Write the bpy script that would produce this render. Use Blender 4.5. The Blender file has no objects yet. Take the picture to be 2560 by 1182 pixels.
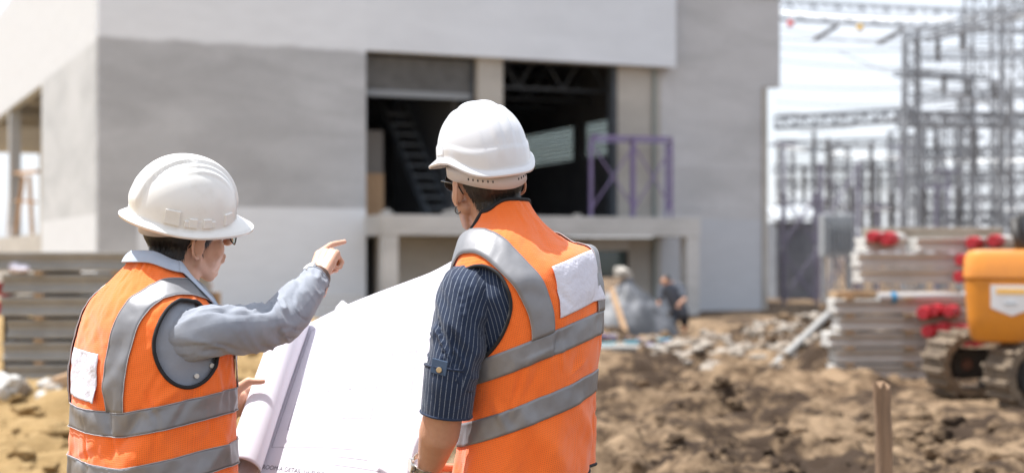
import bpy, bmesh, math, random
import numpy as np
from mathutils import Vector, Matrix
from mathutils.bvhtree import BVHTree
random.seed(7); np.random.seed(7)
scene = bpy.context.scene
COL = scene.collection
R = math.radians

# ------------------------------------------------------------------ camera
F, H, YH = 3555.6, 1.38, 640.0          # focal length in photo pixels, eye height, horizon row
cam = bpy.data.cameras.new('camera'); camo = bpy.data.objects.new('camera', cam); COL.objects.link(camo)
camo.location = (0, 0, H); camo.rotation_euler = (R(90), 0, 0)
cam.lens = 50; cam.sensor_width = 36; cam.shift_y = 49 / 2560
cam.clip_start = .05; cam.clip_end = 3000
cam.dof.use_dof = True; cam.dof.focus_distance = 3.36; cam.dof.aperture_fstop = 2.5
scene.camera = camo

# ------------------------------------------------------------------ sky and sun
SUN = Vector((-.36, .12, .92)).normalized()
elev = math.asin(SUN.z); azim = math.atan2(SUN.x, SUN.y)
world = bpy.data.worlds.new('World'); scene.world = world; world.use_nodes = True
wn = world.node_tree; wn.nodes.clear()
def wnode(t, **k):
    n = wn.nodes.new(t)
    for a, b in k.items(): setattr(n, a, b)
    return n
sky = wnode('ShaderNodeTexSky', sky_type='NISHITA', sun_disc=False, sun_elevation=elev, sun_rotation=azim, air_density=1.0, dust_density=2.5, ozone_density=1.0)
tc = wnode('ShaderNodeTexCoord'); mp = wnode('ShaderNodeMapping'); mp.inputs['Scale'].default_value = (1, 1, 2.6)
cn = wnode('ShaderNodeTexNoise'); cn.inputs['Scale'].default_value = 2.3; cn.inputs['Detail'].default_value = 7; cn.inputs['Roughness'].default_value = .55
cr = wnode('ShaderNodeValToRGB'); cr.color_ramp.elements[0].position = .36; cr.color_ramp.elements[1].position = .60
cr.color_ramp.elements[0].color = (.62, .62, .62, 1); cr.color_ramp.elements[1].color = (.95, .95, .95, 1)
mx = wnode('ShaderNodeMix', data_type='RGBA'); mx.inputs[7].default_value = (4.0, 4.2, 4.55, 1)
bg = wnode('ShaderNodeBackground'); bg.inputs[1].default_value = .15
wo = wnode('ShaderNodeOutputWorld')
L_ = wn.links.new
L_(tc.outputs['Generated'], mp.inputs[0]); L_(mp.outputs[0], cn.inputs[0]); L_(cn.outputs[0], cr.inputs[0])
L_(cr.outputs[0], mx.inputs[0]); L_(sky.outputs[0], mx.inputs[6]); L_(mx.outputs[2], bg.inputs[0]); L_(bg.outputs[0], wo.inputs[0])
sl = bpy.data.lights.new('sun', 'SUN'); so = bpy.data.objects.new('sun', sl); COL.objects.link(so)
sl.energy = 4.3; sl.angle = R(.6); sl.color = (1, .985, .96)
so.rotation_euler = SUN.to_track_quat('Z', 'Y').to_euler(); so.location = (-20, 10, 40)
vs = scene.view_settings
vs.view_transform = 'Standard'; vs.look = 'None'; vs.gamma = 1; vs.exposure = .86; vs.use_curve_mapping = False
scene.render.engine = 'CYCLES'
scene.cycles.use_denoising = True
scene.cycles.max_bounces = 6

# ------------------------------------------------------------------ helpers
def P(px, py, Y):
    return Vector(((px - 1280) / F * Y, Y, H + (YH - py) / F * Y))

def hash3(ix, iy, iz):
    h = (ix * 374761393 + iy * 668265263 + iz * 1274126177) & 0x7fffffff
    h = ((h ^ (h >> 13)) * 1274126177) & 0x7fffffff
    return ((h ^ (h >> 16)) & 0xffff) / 65535.0
def vnoise(x, y, z=0.0):
    x, y, z = np.broadcast_arrays(np.asarray(x, float), np.asarray(y, float), np.asarray(z, float))
    xi, yi, zi = np.floor(x).astype(np.int64), np.floor(y).astype(np.int64), np.floor(z).astype(np.int64)
    u, v, w = x - xi, y - yi, z - zi
    u, v, w = [t * t * t * (t * (t * 6 - 15) + 10) for t in (u, v, w)]
    r = 0
    for a in (0, 1):
        for b in (0, 1):
            for c in (0, 1):
                r = r + hash3(xi + a, yi + b, zi + c) * (u if a else 1 - u) * (v if b else 1 - v) * (w if c else 1 - w)
    return r * 2 - 1
def fbm(x, y, z=0.0, o=4, g=.5):
    r, a = 0, 1.0
    for i in range(o):
        r = r + a * vnoise(np.asarray(x) * 2**i + i * 17.3, np.asarray(y) * 2**i + i * 5.1, np.asarray(z) * 2**i); a *= g
    return r
def sstep(a, b, x):
    t = np.clip((np.asarray(x, float) - a) / (b - a), 0, 1); return t * t * (3 - 2 * t)

class MB:
    def __init__(s): s.v = []; s.f = []; s.uv = {}
    def add(s, vs, fs, uvs=None):
        b = len(s.v); s.v += [tuple(p) for p in vs]
        s.f += [tuple(i + b for i in f) for f in fs]
        if uvs is not None:
            for i, t in enumerate(uvs): s.uv[b + i] = t
        return s
    def hexa(s, p):        # p: 8 points, bottom 4 ccw then top 4
        return s.add(p, [(3, 2, 1, 0), (4, 5, 6, 7), (0, 1, 5, 4), (1, 2, 6, 5), (2, 3, 7, 6), (3, 0, 4, 7)])
    def box(s, x0, x1, y0, y1, z0, z1, M=None):
        p = [Vector(q) for q in ((x0, y0, z0), (x1, y0, z0), (x1, y1, z0), (x0, y1, z0), (x0, y0, z1), (x1, y0, z1), (x1, y1, z1), (x0, y1, z1))]
        if M is not None: p = [M @ q for q in p]
        return s.hexa(p)
    def bar(s, a, b, w, h=None, up=(0, 0, 1)):      # rectangular bar between two points
        a, b = Vector(a), Vector(b); h = h or w; d = (b - a).normalized(); up = Vector(up)
        if abs(d.dot(up)) > .98: up = Vector((0, 1, 0))
        x = d.cross(up).normalized() * w / 2; y = x.cross(d).normalized() * h / 2
        return s.hexa([a - x - y, a + x - y, b + x - y, b - x - y, a - x + y, a + x + y, b + x + y, b - x + y])
    def tube(s, path, rad, n=8, caps=True, uv=False):
        path = [Vector(p) for p in path]
        if not hasattr(rad, '__len__'): rad = [rad] * len(path)
        rings = []; x = None; L = 0; uvs = []
        for i, p in enumerate(path):
            d = (path[min(i + 1, len(path) - 1)] - path[max(i - 1, 0)]).normalized()
            if x is None:
                x = d.orthogonal().normalized()
            x = (x - d * x.dot(d)).normalized(); y = d.cross(x)
            if i: L += (p - path[i - 1]).length
            for k in range(n):
                t = 2 * math.pi * k / n
                rings.append(p + (x * math.cos(t) + y * math.sin(t)) * rad[i]); uvs.append((t * rad[0], L))
        fs = [(i * n + k, i * n + (k + 1) % n, (i + 1) * n + (k + 1) % n, (i + 1) * n + k) for i in range(len(path) - 1) for k in range(n)]
        if caps: fs += [tuple(range(n - 1, -1, -1)), tuple(range((len(path) - 1) * n, len(path) * n))]
        return s.add(rings, fs, uvs if uv else None)
    def cyl(s, a, b, r, r1=None, n=12): return s.tube([a, b], [r, r if r1 is None else r1], n)
    def ell(s, c, r, M=None, nu=20, nv=12):
        c = Vector(c); vs = []
        for j in range(1, nv):
            t = math.pi * j / nv
            for i in range(nu):
                u = 2 * math.pi * i / nu
                q = Vector((r[0] * math.sin(t) * math.cos(u), r[1] * math.sin(t) * math.sin(u), r[2] * math.cos(t)))
                vs.append(c + (M @ q if M is not None else q))
        top = Vector((0, 0, r[2])); 
        if M is not None: top = M @ top
        vs += [c + top, c - top]; T = len(vs) - 2; fs = []
        for j in range(nv - 2):
            for i in range(nu): fs.append((j * nu + i, (j + 1) * nu + i, (j + 1) * nu + (i + 1) % nu, j * nu + (i + 1) % nu))
        for i in range(nu):
            fs.append((T, i, (i + 1) % nu)); fs.append((T + 1, (nv - 2) * nu + (i + 1) % nu, (nv - 2) * nu + i))
        return s.add(vs, fs)
    def cap(s, a, b, r0, r1=None, n=14):             # round-ended tapered limb segment
        a, b = Vector(a), Vector(b); r1 = r0 if r1 is None else r1; d = (b - a)
        if d.length < 1e-6: return s.ell(a, (r0,) * 3)
        d = d.normalized(); path, rad = [], []
        for k in range(6):
            t = math.pi / 2 * (k / 5); path.append(a - d * r0 * math.cos(t)); rad.append(max(r0 * math.sin(t), r0 * .02))
        for k in range(6):
            t = math.pi / 2 * (k / 5); path.append(b + d * r1 * math.sin(t)); rad.append(max(r1 * math.cos(t), r1 * .02))
        return s.tube(path, rad, n)
    def grid(s, A, cu=False, cv=False, mask=None, uv=None):   # A: (m,n,3); rows m, columns n; cu closes columns
        m, n = A.shape[:2]; fs = []
        for i in range(m if cv else m - 1):
            for j in range(n if cu else n - 1):
                if mask is not None and not mask[i, j]: continue
                i1, j1 = (i + 1) % m, (j + 1) % n
                fs.append((i * n + j, i * n + j1, i1 * n + j1, i1 * n + j))
        return s.add(A.reshape(-1, 3).tolist(), fs, None if uv is None else uv.reshape(-1, 2).tolist())
    def mesh(s, name):
        me = bpy.data.meshes.new(name); me.from_pydata(s.v, [], s.f)
        if s.uv:
            l = me.uv_layers.new(name='UVMap')
            vi = np.empty(len(me.loops), int); me.loops.foreach_get('vertex_index', vi)
            uva = np.zeros((len(s.v), 2)); 
            for i, t in s.uv.items(): uva[i] = t
            l.data.foreach_set('uv', uva[vi].ravel())
        return me
    def build(s, name, m, parent=None, smooth=False, bevel=0, local=False, solid=0, angle=None, sub=0):
        return link(name, s.mesh(name), m, parent, smooth, bevel, local, solid, angle, sub)

WLOC = {}
def link(name, me, m, parent=None, smooth=False, bevel=0, local=False, solid=0, angle=None, sub=0):
    o = bpy.data.objects.new(name, me); COL.objects.link(o)
    if m is not None and not me.materials: me.materials.append(m)
    if smooth:
        me.polygons.foreach_set('use_smooth', [True] * len(me.polygons))
        if angle: me.set_sharp_from_angle(angle=R(angle))
    if parent is not None:
        o.parent = parent
        if not local: o.location = -WLOC.get(parent.name, Vector((0, 0, 0)))
    if bevel:
        b = o.modifiers.new('bevel', 'BEVEL'); b.width = bevel; b.segments = 2; b.limit_method = 'ANGLE'
    if solid:
        b = o.modifiers.new('solid', 'SOLIDIFY'); b.thickness = abs(solid); b.offset = -1 if solid > 0 else 1
    if sub:
        b = o.modifiers.new('sub', 'SUBSURF'); b.levels = sub; b.render_levels = sub
    return o
def tag(o, label=None, cat=None, group=None, kind=None):
    for k, v in (('label', label), ('category', cat), ('group', group), ('kind', kind)):
        if v: o[k] = v
    return o
def thing(name, label, cat, loc=(0, 0, 0), rz=0, group=None):
    o = bpy.data.objects.new(name, None); COL.objects.link(o); o.empty_display_size = .1
    o.location = loc; o.rotation_euler = (0, 0, rz)
    if rz == 0: WLOC[o.name] = Vector(loc)
    return tag(o, label, cat, group)

# ------------------------------------------------------------------ materials
def NT(m):
    m.use_nodes = True; nt = m.node_tree; b = nt.nodes['Principled BSDF']
    def N(t, inp=None, **k):
        n = nt.nodes.new(t)
        for a, c in k.items(): setattr(n, a, c)
        for a, c in (inp or {}).items():
            if hasattr(c, 'is_linked') or isinstance(c, bpy.types.NodeSocket): nt.links.new(c, n.inputs[a])
            else: n.inputs[a].default_value = c
        return n
    return nt, b, N
def c4(c): return (c[0], c[1], c[2], 1)
def mat(name, col, rough=.6, col2=None, vs=4.0, vd=5, bump=0, bs=60, metal=0, coat=0, spec=.5, sheen=0, stretch=(1, 1, 1), lo=.35, hi=.65):
    m = bpy.data.materials.new(name); nt, b, N = NT(m)
    b.inputs['Base Color'].default_value = c4(col); b.inputs['Roughness'].default_value = rough
    b.inputs['Metallic'].default_value = metal; b.inputs['Coat Weight'].default_value = coat; b.inputs['Coat Roughness'].default_value = .08
    b.inputs['Specular IOR Level'].default_value = spec; b.inputs['Sheen Weight'].default_value = sheen
    g = N('ShaderNodeNewGeometry'); mp = N('ShaderNodeMapping', {'Vector': g.outputs['Position'], 'Scale': stretch})
    if col2 is not None:
        n = N('ShaderNodeTexNoise', {'Vector': mp.outputs[0], 'Scale': vs, 'Detail': vd, 'Roughness': .6})
        r = N('ShaderNodeMapRange', {'Value': n.outputs[0], 'From Min': lo, 'From Max': hi})
        x = N('ShaderNodeMix', {0: r.outputs[0], 6: c4(col), 7: c4(col2)}, data_type='RGBA')
        nt.links.new(x.outputs[2], b.inputs['Base Color'])
    if bump:
        n = N('ShaderNodeTexNoise', {'Vector': mp.outputs[0], 'Scale': bs, 'Detail': 4})
        u = N('ShaderNodeBump', {'Height': n.outputs[0], 'Strength': min(1, bump), 'Distance': .01 * max(1, bump)})
        nt.links.new(u.outputs[0], b.inputs['Normal'])
    return m

# ------------------------------------------------------------------ facade frame
FD = Vector((.9285, .3714, 0)); FN = Vector((.3714, -.9285, 0)); FC = Vector((-8.73, 29.99, 0))
def FT(px, n=0.0):           # distance along the facade plane (n metres in front of it) seen at photo column px
    k = (px - 1280) / F; C = FC + FN * n
    return (k * C.y - C.x) / (FD.x - FD.y * k)
def FZ(px, py, n=0.0):
    Y = (FC + FN * n + FD * FT(px, n)).y
    return H + (YH - py) / F * Y
FM = Matrix(((FD.x, FN.x, 0, FC.x), (FD.y, FN.y, 0, FC.y), (0, 0, 1, 0), (0, 0, 0, 1)))
def FP(t, n, z): return FM @ Vector((t, n, z))
def fbox(mb, t0, t1, n0, n1, z0, z1):
    # the facade frame is left-handed (d, n, z), so order the corners to keep faces outward
    return mb.box(t0, t1, n1, n0, z0, z1, FM)
# ------------------------------------------------------------------ ground
def ground_h(x, y):
    x = np.asarray(x, float); y = np.asarray(y, float)
    near = sstep(6.2, 8.0, y)
    far = 1 - sstep(28.0, 31.0, y)
    rough = fbm(x * .55, y * .55, 1.3, 3) * .08 + np.abs(fbm(x * .8, y * 1.8, 4.2, 5, .6)) * .20 - .09 + fbm(x * 3.4, y * 4.8, 2.2, 4, .65) * .05
    ruts = .05 * np.sin(y * 2.1 + .35 * x + 1.4 * vnoise(x * .3, y * .3)) 
    inside = (1 - sstep(9.5, 13, np.abs(x))) * (1 - .75 * np.exp(-(((x - 4.9) / 1.9)**4 + ((y - 13.0) / 1.7)**4)))
    h = (rough + ruts * sstep(2, 4, x + 3)) * near * far * inside
    h = h - .05 * (1 - near)
    # rubble mound in front of the porch, right of the workers
    m1 = np.exp(-(((x - 4.4) / 1.1)**2 + ((y - 21.5) / 2.2)**2)) * .36
    m2 = np.exp(-(((x - 6.2) / 1.3)**2 + ((y - 22.0) / 2.0)**2)) * .38
    m4 = np.exp(-(((x + 3.6) / 1.4)**2 + ((y - 12.6) / 1.0)**2)) * .04 + np.exp(-(((x - 3.62) / .28)**2 + ((y - 16.7) / .6)**2)) * .40
    rb = 1 + .45 * fbm(x * 1.7, y * 1.7, 9.0, 4)
    dip = np.exp(-(((x - 3.0) / 2.6)**2 + ((y - 29.3) / 2.6)**2)) * .27
    return h + (m1 + m2) * rb + m4 - dip
def axis(lo, hi, step, far_lo, far_hi, k=16):
    a = np.arange(lo, hi + 1e-6, step)
    l = lo - np.geomspace(.3, lo - far_lo, k)[::-1]; r = hi + np.geomspace(.3, far_hi - hi, k)
    return np.concatenate([l, a, r])
gx = axis(-8.5, 9.5, .062, -700, 700); gy = np.concatenate([[-60, -20, -5, 0, 2, 3, 4, 5, 6], axis(7.0, 31, .062, 6.6, 1500)])
GX, GY = np.meshgrid(gx, gy)
GZ = ground_h(GX, GY)
mb = MB(); mb.grid(np.stack([GX, GY, GZ], -1))
m = bpy.data.materials.new('soil'); nt, b, N = NT(m)
g = N('ShaderNodeNewGeometry')
n1 = N('ShaderNodeTexNoise', {'Vector': g.outputs['Position'], 'Scale': .8, 'Detail': 6, 'Roughness': .65})
n2 = N('ShaderNodeTexNoise', {'Vector': g.outputs['Position'], 'Scale': 7, 'Detail': 6, 'Roughness': .7})
a1 = N('ShaderNodeMath', {0: N('ShaderNodeMath', {0: n1.outputs[0], 1: 1.5, 2: -.25}, operation='MULTIPLY_ADD').outputs[0], 1: n2.outputs[0]}, operation='ADD')
cr = N('ShaderNodeValToRGB', {'Fac': N('ShaderNodeMath', {0: a1.outputs[0], 1: .5}, operation='MULTIPLY').outputs[0]})
e = cr.color_ramp.elements; e[0].position = .455; e[0].color = (.060, .040, .027, 1); e[1].position = .60; e[1].color = (.33, .232, .145, 1)
k = e.new(.515); k.color = (.180, .122, .075, 1)
# yellow sand spread over the left of the site
sx = N('ShaderNodeSeparateXYZ', {0: g.outputs['Position']})
ax = N('ShaderNodeMath', {0: N('ShaderNodeMath', {0: n1.outputs[0], 1: 2.2}, operation='MULTIPLY').outputs[0], 1: sx.outputs[0]}, operation='ADD')
rs = N('ShaderNodeMapRange', {'Value': ax.outputs[0], 'From Min': .9, 'From Max': -.4})
sc_ = N('ShaderNodeMix', {0: n2.outputs[0], 6: (.31, .195, .080, 1), 7: (.44, .31, .155, 1)}, data_type='RGBA')
xx = N('ShaderNodeMix', {0: rs.outputs[0], 6: cr.outputs[0], 7: sc_.outputs[2]}, data_type='RGBA')
nt.links.new(xx.outputs[2], b.inputs['Base Color']); b.inputs['Roughness'].default_value = .95; b.inputs['Specular IOR Level'].default_value = .15
n3 = N('ShaderNodeTexNoise', {'Vector': g.outputs['Position'], 'Scale': 22, 'Detail': 6, 'Roughness': .7})
bu = N('ShaderNodeBump', {'Height': n3.outputs[0], 'Strength': .9, 'Distance': .05}); nt.links.new(bu.outputs[0], b.inputs['Normal'])
SOIL = m
tag(mb.build('ground', SOIL, smooth=True), kind='structure')

def clod_mesh(mb, c, r, seed, sq=.7):
    bm = bmesh.new(); bmesh.ops.create_icosphere(bm, subdivisions=3 if r > .05 else 2, radius=1)
    rr = random.Random(seed); o = [rr.uniform(-50, 50) for _ in range(3)]
    vs = np.array([v.co[:] for v in bm.verts])
    d = 1 + .16 * np.abs(vnoise(vs[:, 0] * 7 + o[2], vs[:, 1] * 7, vs[:, 2] * 7)) + .42 * vnoise(vs[:, 0] * 1.6 + o[0], vs[:, 1] * 1.6 + o[1], vs[:, 2] * 1.6 + o[2]) + .15 * vnoise(vs[:, 0] * 4 + o[1], vs[:, 1] * 4, vs[:, 2] * 4)
    vs = vs * d[:, None] * np.array([r, r * rr.uniform(.6, 1.1), r * sq]); a = rr.uniform(0, 6.28)
    vs = np.stack([vs[:, 0] * math.cos(a) - vs[:, 1] * math.sin(a), vs[:, 0] * math.sin(a) + vs[:, 1] * math.cos(a), vs[:, 2]], -1) + np.array(c)
    bm.verts.index_update(); mb.add(vs.tolist(), [tuple(v.index for v in f.verts) for f in bm.faces]); bm.free()
mb = MB(); cnt = 0
rr = random.Random(3)
while cnt < 2200:
    y = 7.8 + 17 * rr.random()**1.5; x = rr.uniform(-.36, .40) * y
    if -3.4 < x < -.9 and 14.3 < y < 17: continue
    if 2.6 < x < 6.5 and 12.2 < y < 17.5: continue
    r = .016 + .095 * rr.random()**3.6
    clod_mesh(mb, (x, y, float(ground_h(x, y)) + r * .1), r, cnt, .6); cnt += 1
tag(mb.build('soil_clods', SOIL, smooth=True), 'loose brown earth clods strewn over the churned ground', 'soil clods', kind='stuff')
# broken concrete rubble on the mound
RUB = mat('rubble', (.40, .36, .31), .9, (.20, .15, .105), 4, bump=.8, bs=30)
mb = MB(); rr = random.Random(11)
for i in range(620):
    x = rr.gauss(3.6, 1.3); y = rr.gauss(20.3, 1.5)
    if x < 1.0: continue
    r = .02 + .11 * rr.random()**2.6
    clod_mesh(mb, (x, y, float(ground_h(x, y)) + r * .3), r, 5000 + i, .6)
tag(mb.build('rubble_heap', RUB), 'pale broken concrete rubble heaped before the porch', 'rubble', kind='stuff')

# ------------------------------------------------------------------ building
def plaster(name, col, col2, paint=None, ztop=None, zlow=None, tlow=0, rag=.12):
    m = bpy.data.materials.new(name); nt, b, N = NT(m); b.inputs['Roughness'].default_value = .85; b.inputs['Specular IOR Level'].default_value = .25
    g = N('ShaderNodeNewGeometry'); mp = N('ShaderNodeMapping', {'Vector': g.outputs['Position'], 'Scale': (.55, .55, 1.5)})
    n = N('ShaderNodeTexNoise', {'Vector': mp.outputs[0], 'Scale': .75, 'Detail': 7, 'Roughness': .55, 'Distortion': .6})
    r = N('ShaderNodeMapRange', {'Value': n.outputs[0], 'From Min': .36, 'From Max': .64})
    x = N('ShaderNodeMix', {0: r.outputs[0], 6: c4(col), 7: c4(col2)}, data_type='RGBA'); out = x.outputs[2]
    # lift lines of the plastering and mottled trowel marks
    n4 = N('ShaderNodeTexNoise', {'Vector': g.outputs['Position'], 'Scale': 9, 'Detail': 5, 'Roughness': .7})
    x4 = N('ShaderNodeMix', {0: .10, 6: out, 7: n4.outputs[0]}, data_type='RGBA', blend_type='OVERLAY'); out = x4.outputs[2]
    # darker trowel strokes and damp stains with their own ragged shapes
    ms = N('ShaderNodeMapping', {'Vector': g.outputs['Position'], 'Scale': (.35, .35, 1.1)})
    n7 = N('ShaderNodeTexNoise', {'Vector': ms.outputs[0], 'Scale': .7, 'Detail': 6, 'Roughness': .55, 'Distortion': .5})
    v7 = N('ShaderNodeMath', {0: N('ShaderNodeMath', {0: N('ShaderNodeMath', {0: n7.outputs[0], 1: .5}, operation='SUBTRACT').outputs[0]}, operation='ABSOLUTE').outputs[0], 1: -14.0, 2: 1.0}, operation='MULTIPLY_ADD')
    v7.use_clamp = True
    k7 = N('ShaderNodeMath', {0: v7.outputs[0], 1: .16 if col[0] < .6 else .03}, operation='MULTIPLY')
    out = N('ShaderNodeMix', {0: k7.outputs[0], 6: out, 7: c4([q * .62 for q in col2])}, data_type='RGBA').outputs[2]
    if paint:
        s = N('ShaderNodeSeparateXYZ', {0: g.outputs['Position']})
        n2 = N('ShaderNodeTexNoise', {'Vector': g.outputs['Position'], 'Scale': 1.3, 'Detail': 5})
        n5 = N('ShaderNodeTexNoise', {'Vector': mp.outputs[0], 'Scale': 3.5, 'Detail': 4})
        pv = N('ShaderNodeMix', {0: n5.outputs[0], 6: c4([q * .92 for q in paint]), 7: c4([min(1, q * 1.06) for q in paint])}, data_type='RGBA')
        if ztop:
            zz = N('ShaderNodeMath', {0: N('ShaderNodeMath', {0: n2.outputs[0], 1: rag * 4}, operation='MULTIPLY').outputs[0], 1: s.outputs[2]}, operation='ADD')
            k = N('ShaderNodeMapRange', {'Value': zz.outputs[0], 'From Min': ztop + rag * 2 - .05, 'From Max': ztop + rag * 2 + .05})
            out = N('ShaderNodeMix', {0: k.outputs[0], 6: out, 7: pv.outputs[2]}, data_type='RGBA').outputs[2]
        if zlow:
            k = N('ShaderNodeMapRange', {'Value': s.outputs[2], 'From Min': zlow + .02, 'From Max': zlow - .02})
            d = N('ShaderNodeVectorMath', {0: g.outputs['Position'], 1: tuple(FD)}, operation='DOT_PRODUCT')
            t0 = FC.dot(FD) + tlow
            k2 = N('ShaderNodeMapRange', {'Value': d.outputs['Value'], 'From Min': t0 - .02, 'From Max': t0 + .02})
            kk = N('ShaderNodeMath', {0: k.outputs[0], 1: k2.outputs[0]}, operation='MULTIPLY')
            out = N('ShaderNodeMix', {0: kk.outputs[0], 6: out, 7: pv.outputs[2]}, data_type='RGBA').outputs[2]
    nt.links.new(out, b.inputs['Base Color'])
    nb = N('ShaderNodeTexNoise', {'Vector': g.outputs['Position'], 'Scale': 18, 'Detail': 5})
    bu = N('ShaderNodeBump', {'Height': nb.outputs[0], 'Strength': .25, 'Distance': .02}); nt.links.new(bu.outputs[0], b.inputs['Normal'])
    return m
WHT = (.68, .72, .775)
PL_MAIN = plaster('plaster_grey', (.455, .475, .505), (.375, .39, .415), WHT, ztop=6.0, zlow=2.45, tlow=FT(345), rag=.05)
PL_BAND = plaster('parapet_white', WHT, [q * .93 for q in WHT])
PL_RIGHT = plaster('plaster_right', (.51, .515, .53), (.44, .445, .455), (.49, .51, .545), zlow=2.30, tlow=0)
PL_BEIGE = plaster('plaster_beige', (.44, .42, .385), (.37, .35, .32))
PL_SIDE = plaster('plaster_side', (.46, .475, .49), (.385, .40, .415), (.53, .55, .575), ztop=5.95, zlow=2.28, tlow=-100, rag=.03)
CONC = plaster('concrete_slab', (.55, .55, .545), (.45, .45, .445))
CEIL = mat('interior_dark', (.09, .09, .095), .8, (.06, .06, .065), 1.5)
STEEL_D = mat('dark_steel', (.07, .085, .10), .55, (.045, .05, .06), 6)
SHUT = mat('shutter_grey', (.17, .185, .20), .5, (.12, .13, .14), 3, metal=.3)
GLASS = mat('window_glass', (.05, .09, .09), .08, spec=.8)
PURPLE = mat('scaffold_purple', (.22, .17, .35), .5, (.17, .14, .25), 9)

bld = thing('warehouse_building', 'unfinished grey plastered concrete building with white parapet and open upper floor', 'building', FC)
T = FT; ZT = 9.2
def part(name, m, *boxes, bevel=0.0):
    mb = MB()
    for q in boxes: fbox(mb, *q)
    return mb.build(name, m, bld, bevel=bevel)
tL, tP0, tP1, tR0, tR1, tBE, tRW, tOV = T(915), T(1195, -.2), T(1258, -.2), T(1545, -.35), T(1652, -.35), T(1690), T(1905, -.35), T(1950, -.35)
zS0, zS1 = FZ(1100, 588, 1.4), FZ(1100, 537, 1.4)       # porch slab underside and top
part('wall', PL_MAIN, (0, tL, -.25, 0, 0, ZT))
part('parapet', PL_BAND, (tL, tBE, -.25, 0, 6.03, ZT))
part('parapet_soffit', PL_BEIGE, (tL, tBE, -.55, -.253, 6.05, 6.4))
part('column', PL_BEIGE, (tP0, tP1, -.6, -.2, zS1, 6.047), bevel=.015)
part('column', PL_BEIGE, (tR0, tR1, -.75, -.35, zS1, 6.047), bevel=.015)
part('wall', PL_RIGHT, (tR1, tRW, -.6, -.35, 0, 5.72))
part('wall', PL_RIGHT, (tR1 + .0, tOV, -.6, -.352, 5.72, 8.0))
part('wall_cap', PL_RIGHT, (tR1, tOV + .03, -.63, -.32, 8.0, 8.06))
# shallow lift bands in the right hand wall
for z in (2.55, 3.55, 4.6): part('joint_band', PL_RIGHT, (tR1 + .02, tRW - .02, -.35, -.343, z, z + .035))
part('corner_strip', PL_BEIGE, (tRW, tRW + .14, -.62, -.30, 0, 5.70), bevel=.01)
tD0, tD1 = T(1478, -.35), T(1572, -.35)
part('wall', PL_BEIGE, (tD1, tR1, -.6, -.35, 0, zS0 - .003))
part('wall', PL_BEIGE, (T(952), tD0, -.6, -.35, 0, zS0 - .003))
part('lintel', CONC, (tD0, tD1, -.6, -.353, zS0 - .32, zS0 - .004))
# doorway beside the porch, glazed window below
fr = MB()
for q in ((tD0, tD0 + .06, -.5, -.42, 0, zS0 - .33), (tD1 - .06, tD1, -.5, -.42, 0, zS0 - .33), (tD0 + .06, tD1 - .06, -.5, -.42, 1.55, 1.63), (tD0 + .06, tD1 - .06, -.5, -.42, .85, .92)): fbox(fr, *q)
wf = fr.build('window', STEEL_D, bld)
pn = MB(); fbox(pn, tD0 + .06, tD1 - .06, -.475, -.465, .92, 1.55); pn.build('pane', GLASS, wf).location = (0, 0, 0)
pn = MB(); fbox(pn, tD0 + .06, tD1 - .06, -.475, -.465, 1.63, zS0 - .335); pn.build('pane', GLASS, wf).location = (0, 0, 0)
# porch slab with edge beam and two pillars
ts0, ts1 = T(957, 1.4), T(1752, 1.4)
part('porch_slab', CONC, (ts0, ts1, -.345, 1.4, zS0 + .12, zS1), bevel=.012)
part('edge_beam', CONC, (ts0, ts1, 1.1, 1.397, zS0, zS0 + .119), bevel=.01)
part('edge_beam', CONC, (ts0, ts0 + .3, -.2, 1.099, zS0, zS0 + .119))
part('edge_beam', CONC, (ts1 - .3, ts1, -.2, 1.099, zS0, zS0 + .119))
part('porch_pillar', CONC, (ts0 + .02, ts0 + .36, 1.04, 1.38, -.6, zS0 - .002), bevel=.015)
part('porch_pillar', CONC, (ts1 - .37, ts1 - .02, 1.04, 1.38, -.6, zS0 - .002), bevel=.015)
# upper floor interior: floor, ceiling, rear and side walls
DEP = 15.0
part('interior_floor', CONC, (tL, tR1, -DEP, -.346, zS0 + .1, zS1 - .02))
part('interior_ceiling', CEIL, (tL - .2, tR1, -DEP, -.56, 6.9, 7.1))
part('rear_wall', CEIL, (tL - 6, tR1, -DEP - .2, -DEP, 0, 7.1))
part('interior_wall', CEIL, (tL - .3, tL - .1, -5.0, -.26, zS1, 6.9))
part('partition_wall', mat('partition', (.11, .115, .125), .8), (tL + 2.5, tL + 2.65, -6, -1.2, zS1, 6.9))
# right interior wall with two louvred strip windows
tw = tR1 - .25
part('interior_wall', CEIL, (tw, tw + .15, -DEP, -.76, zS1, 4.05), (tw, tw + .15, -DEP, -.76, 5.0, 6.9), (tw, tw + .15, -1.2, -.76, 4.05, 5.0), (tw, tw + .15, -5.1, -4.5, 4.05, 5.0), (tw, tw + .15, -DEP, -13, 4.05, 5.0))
lv = MB()
for i in range(8):
    z = 4.08 + i * .115
    for a, c in ((-4.5, -1.2), (-13, -5.1)):
        lv = MB(); lv.hexa([FP(tw + .02, a, z), FP(tw + .04, a, z), FP(tw + .04, c, z), FP(tw + .02, c, z), FP(tw + .11, a, z + .075), FP(tw + .13, a, z + .075), FP(tw + .13, c, z + .075), FP(tw + .11, c, z + .075)])
        lv.build('louvre_slat', SHUT, bld)
FROST = mat('frosted_dimming_glass', (.60, .70, .67), .25); FROST.node_tree.nodes['Principled BSDF'].inputs['Transmission Weight'].default_value = .9
for a, c in ((-4.5, -1.2), (-13, -5.1)):
    mb = MB(); fbox(mb, tw + .135, tw + .145, a, c, 4.05, 5.0); mb.build('pane', FROST, bld)  # pane added behind the slats to dim the sky showing between them
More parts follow.
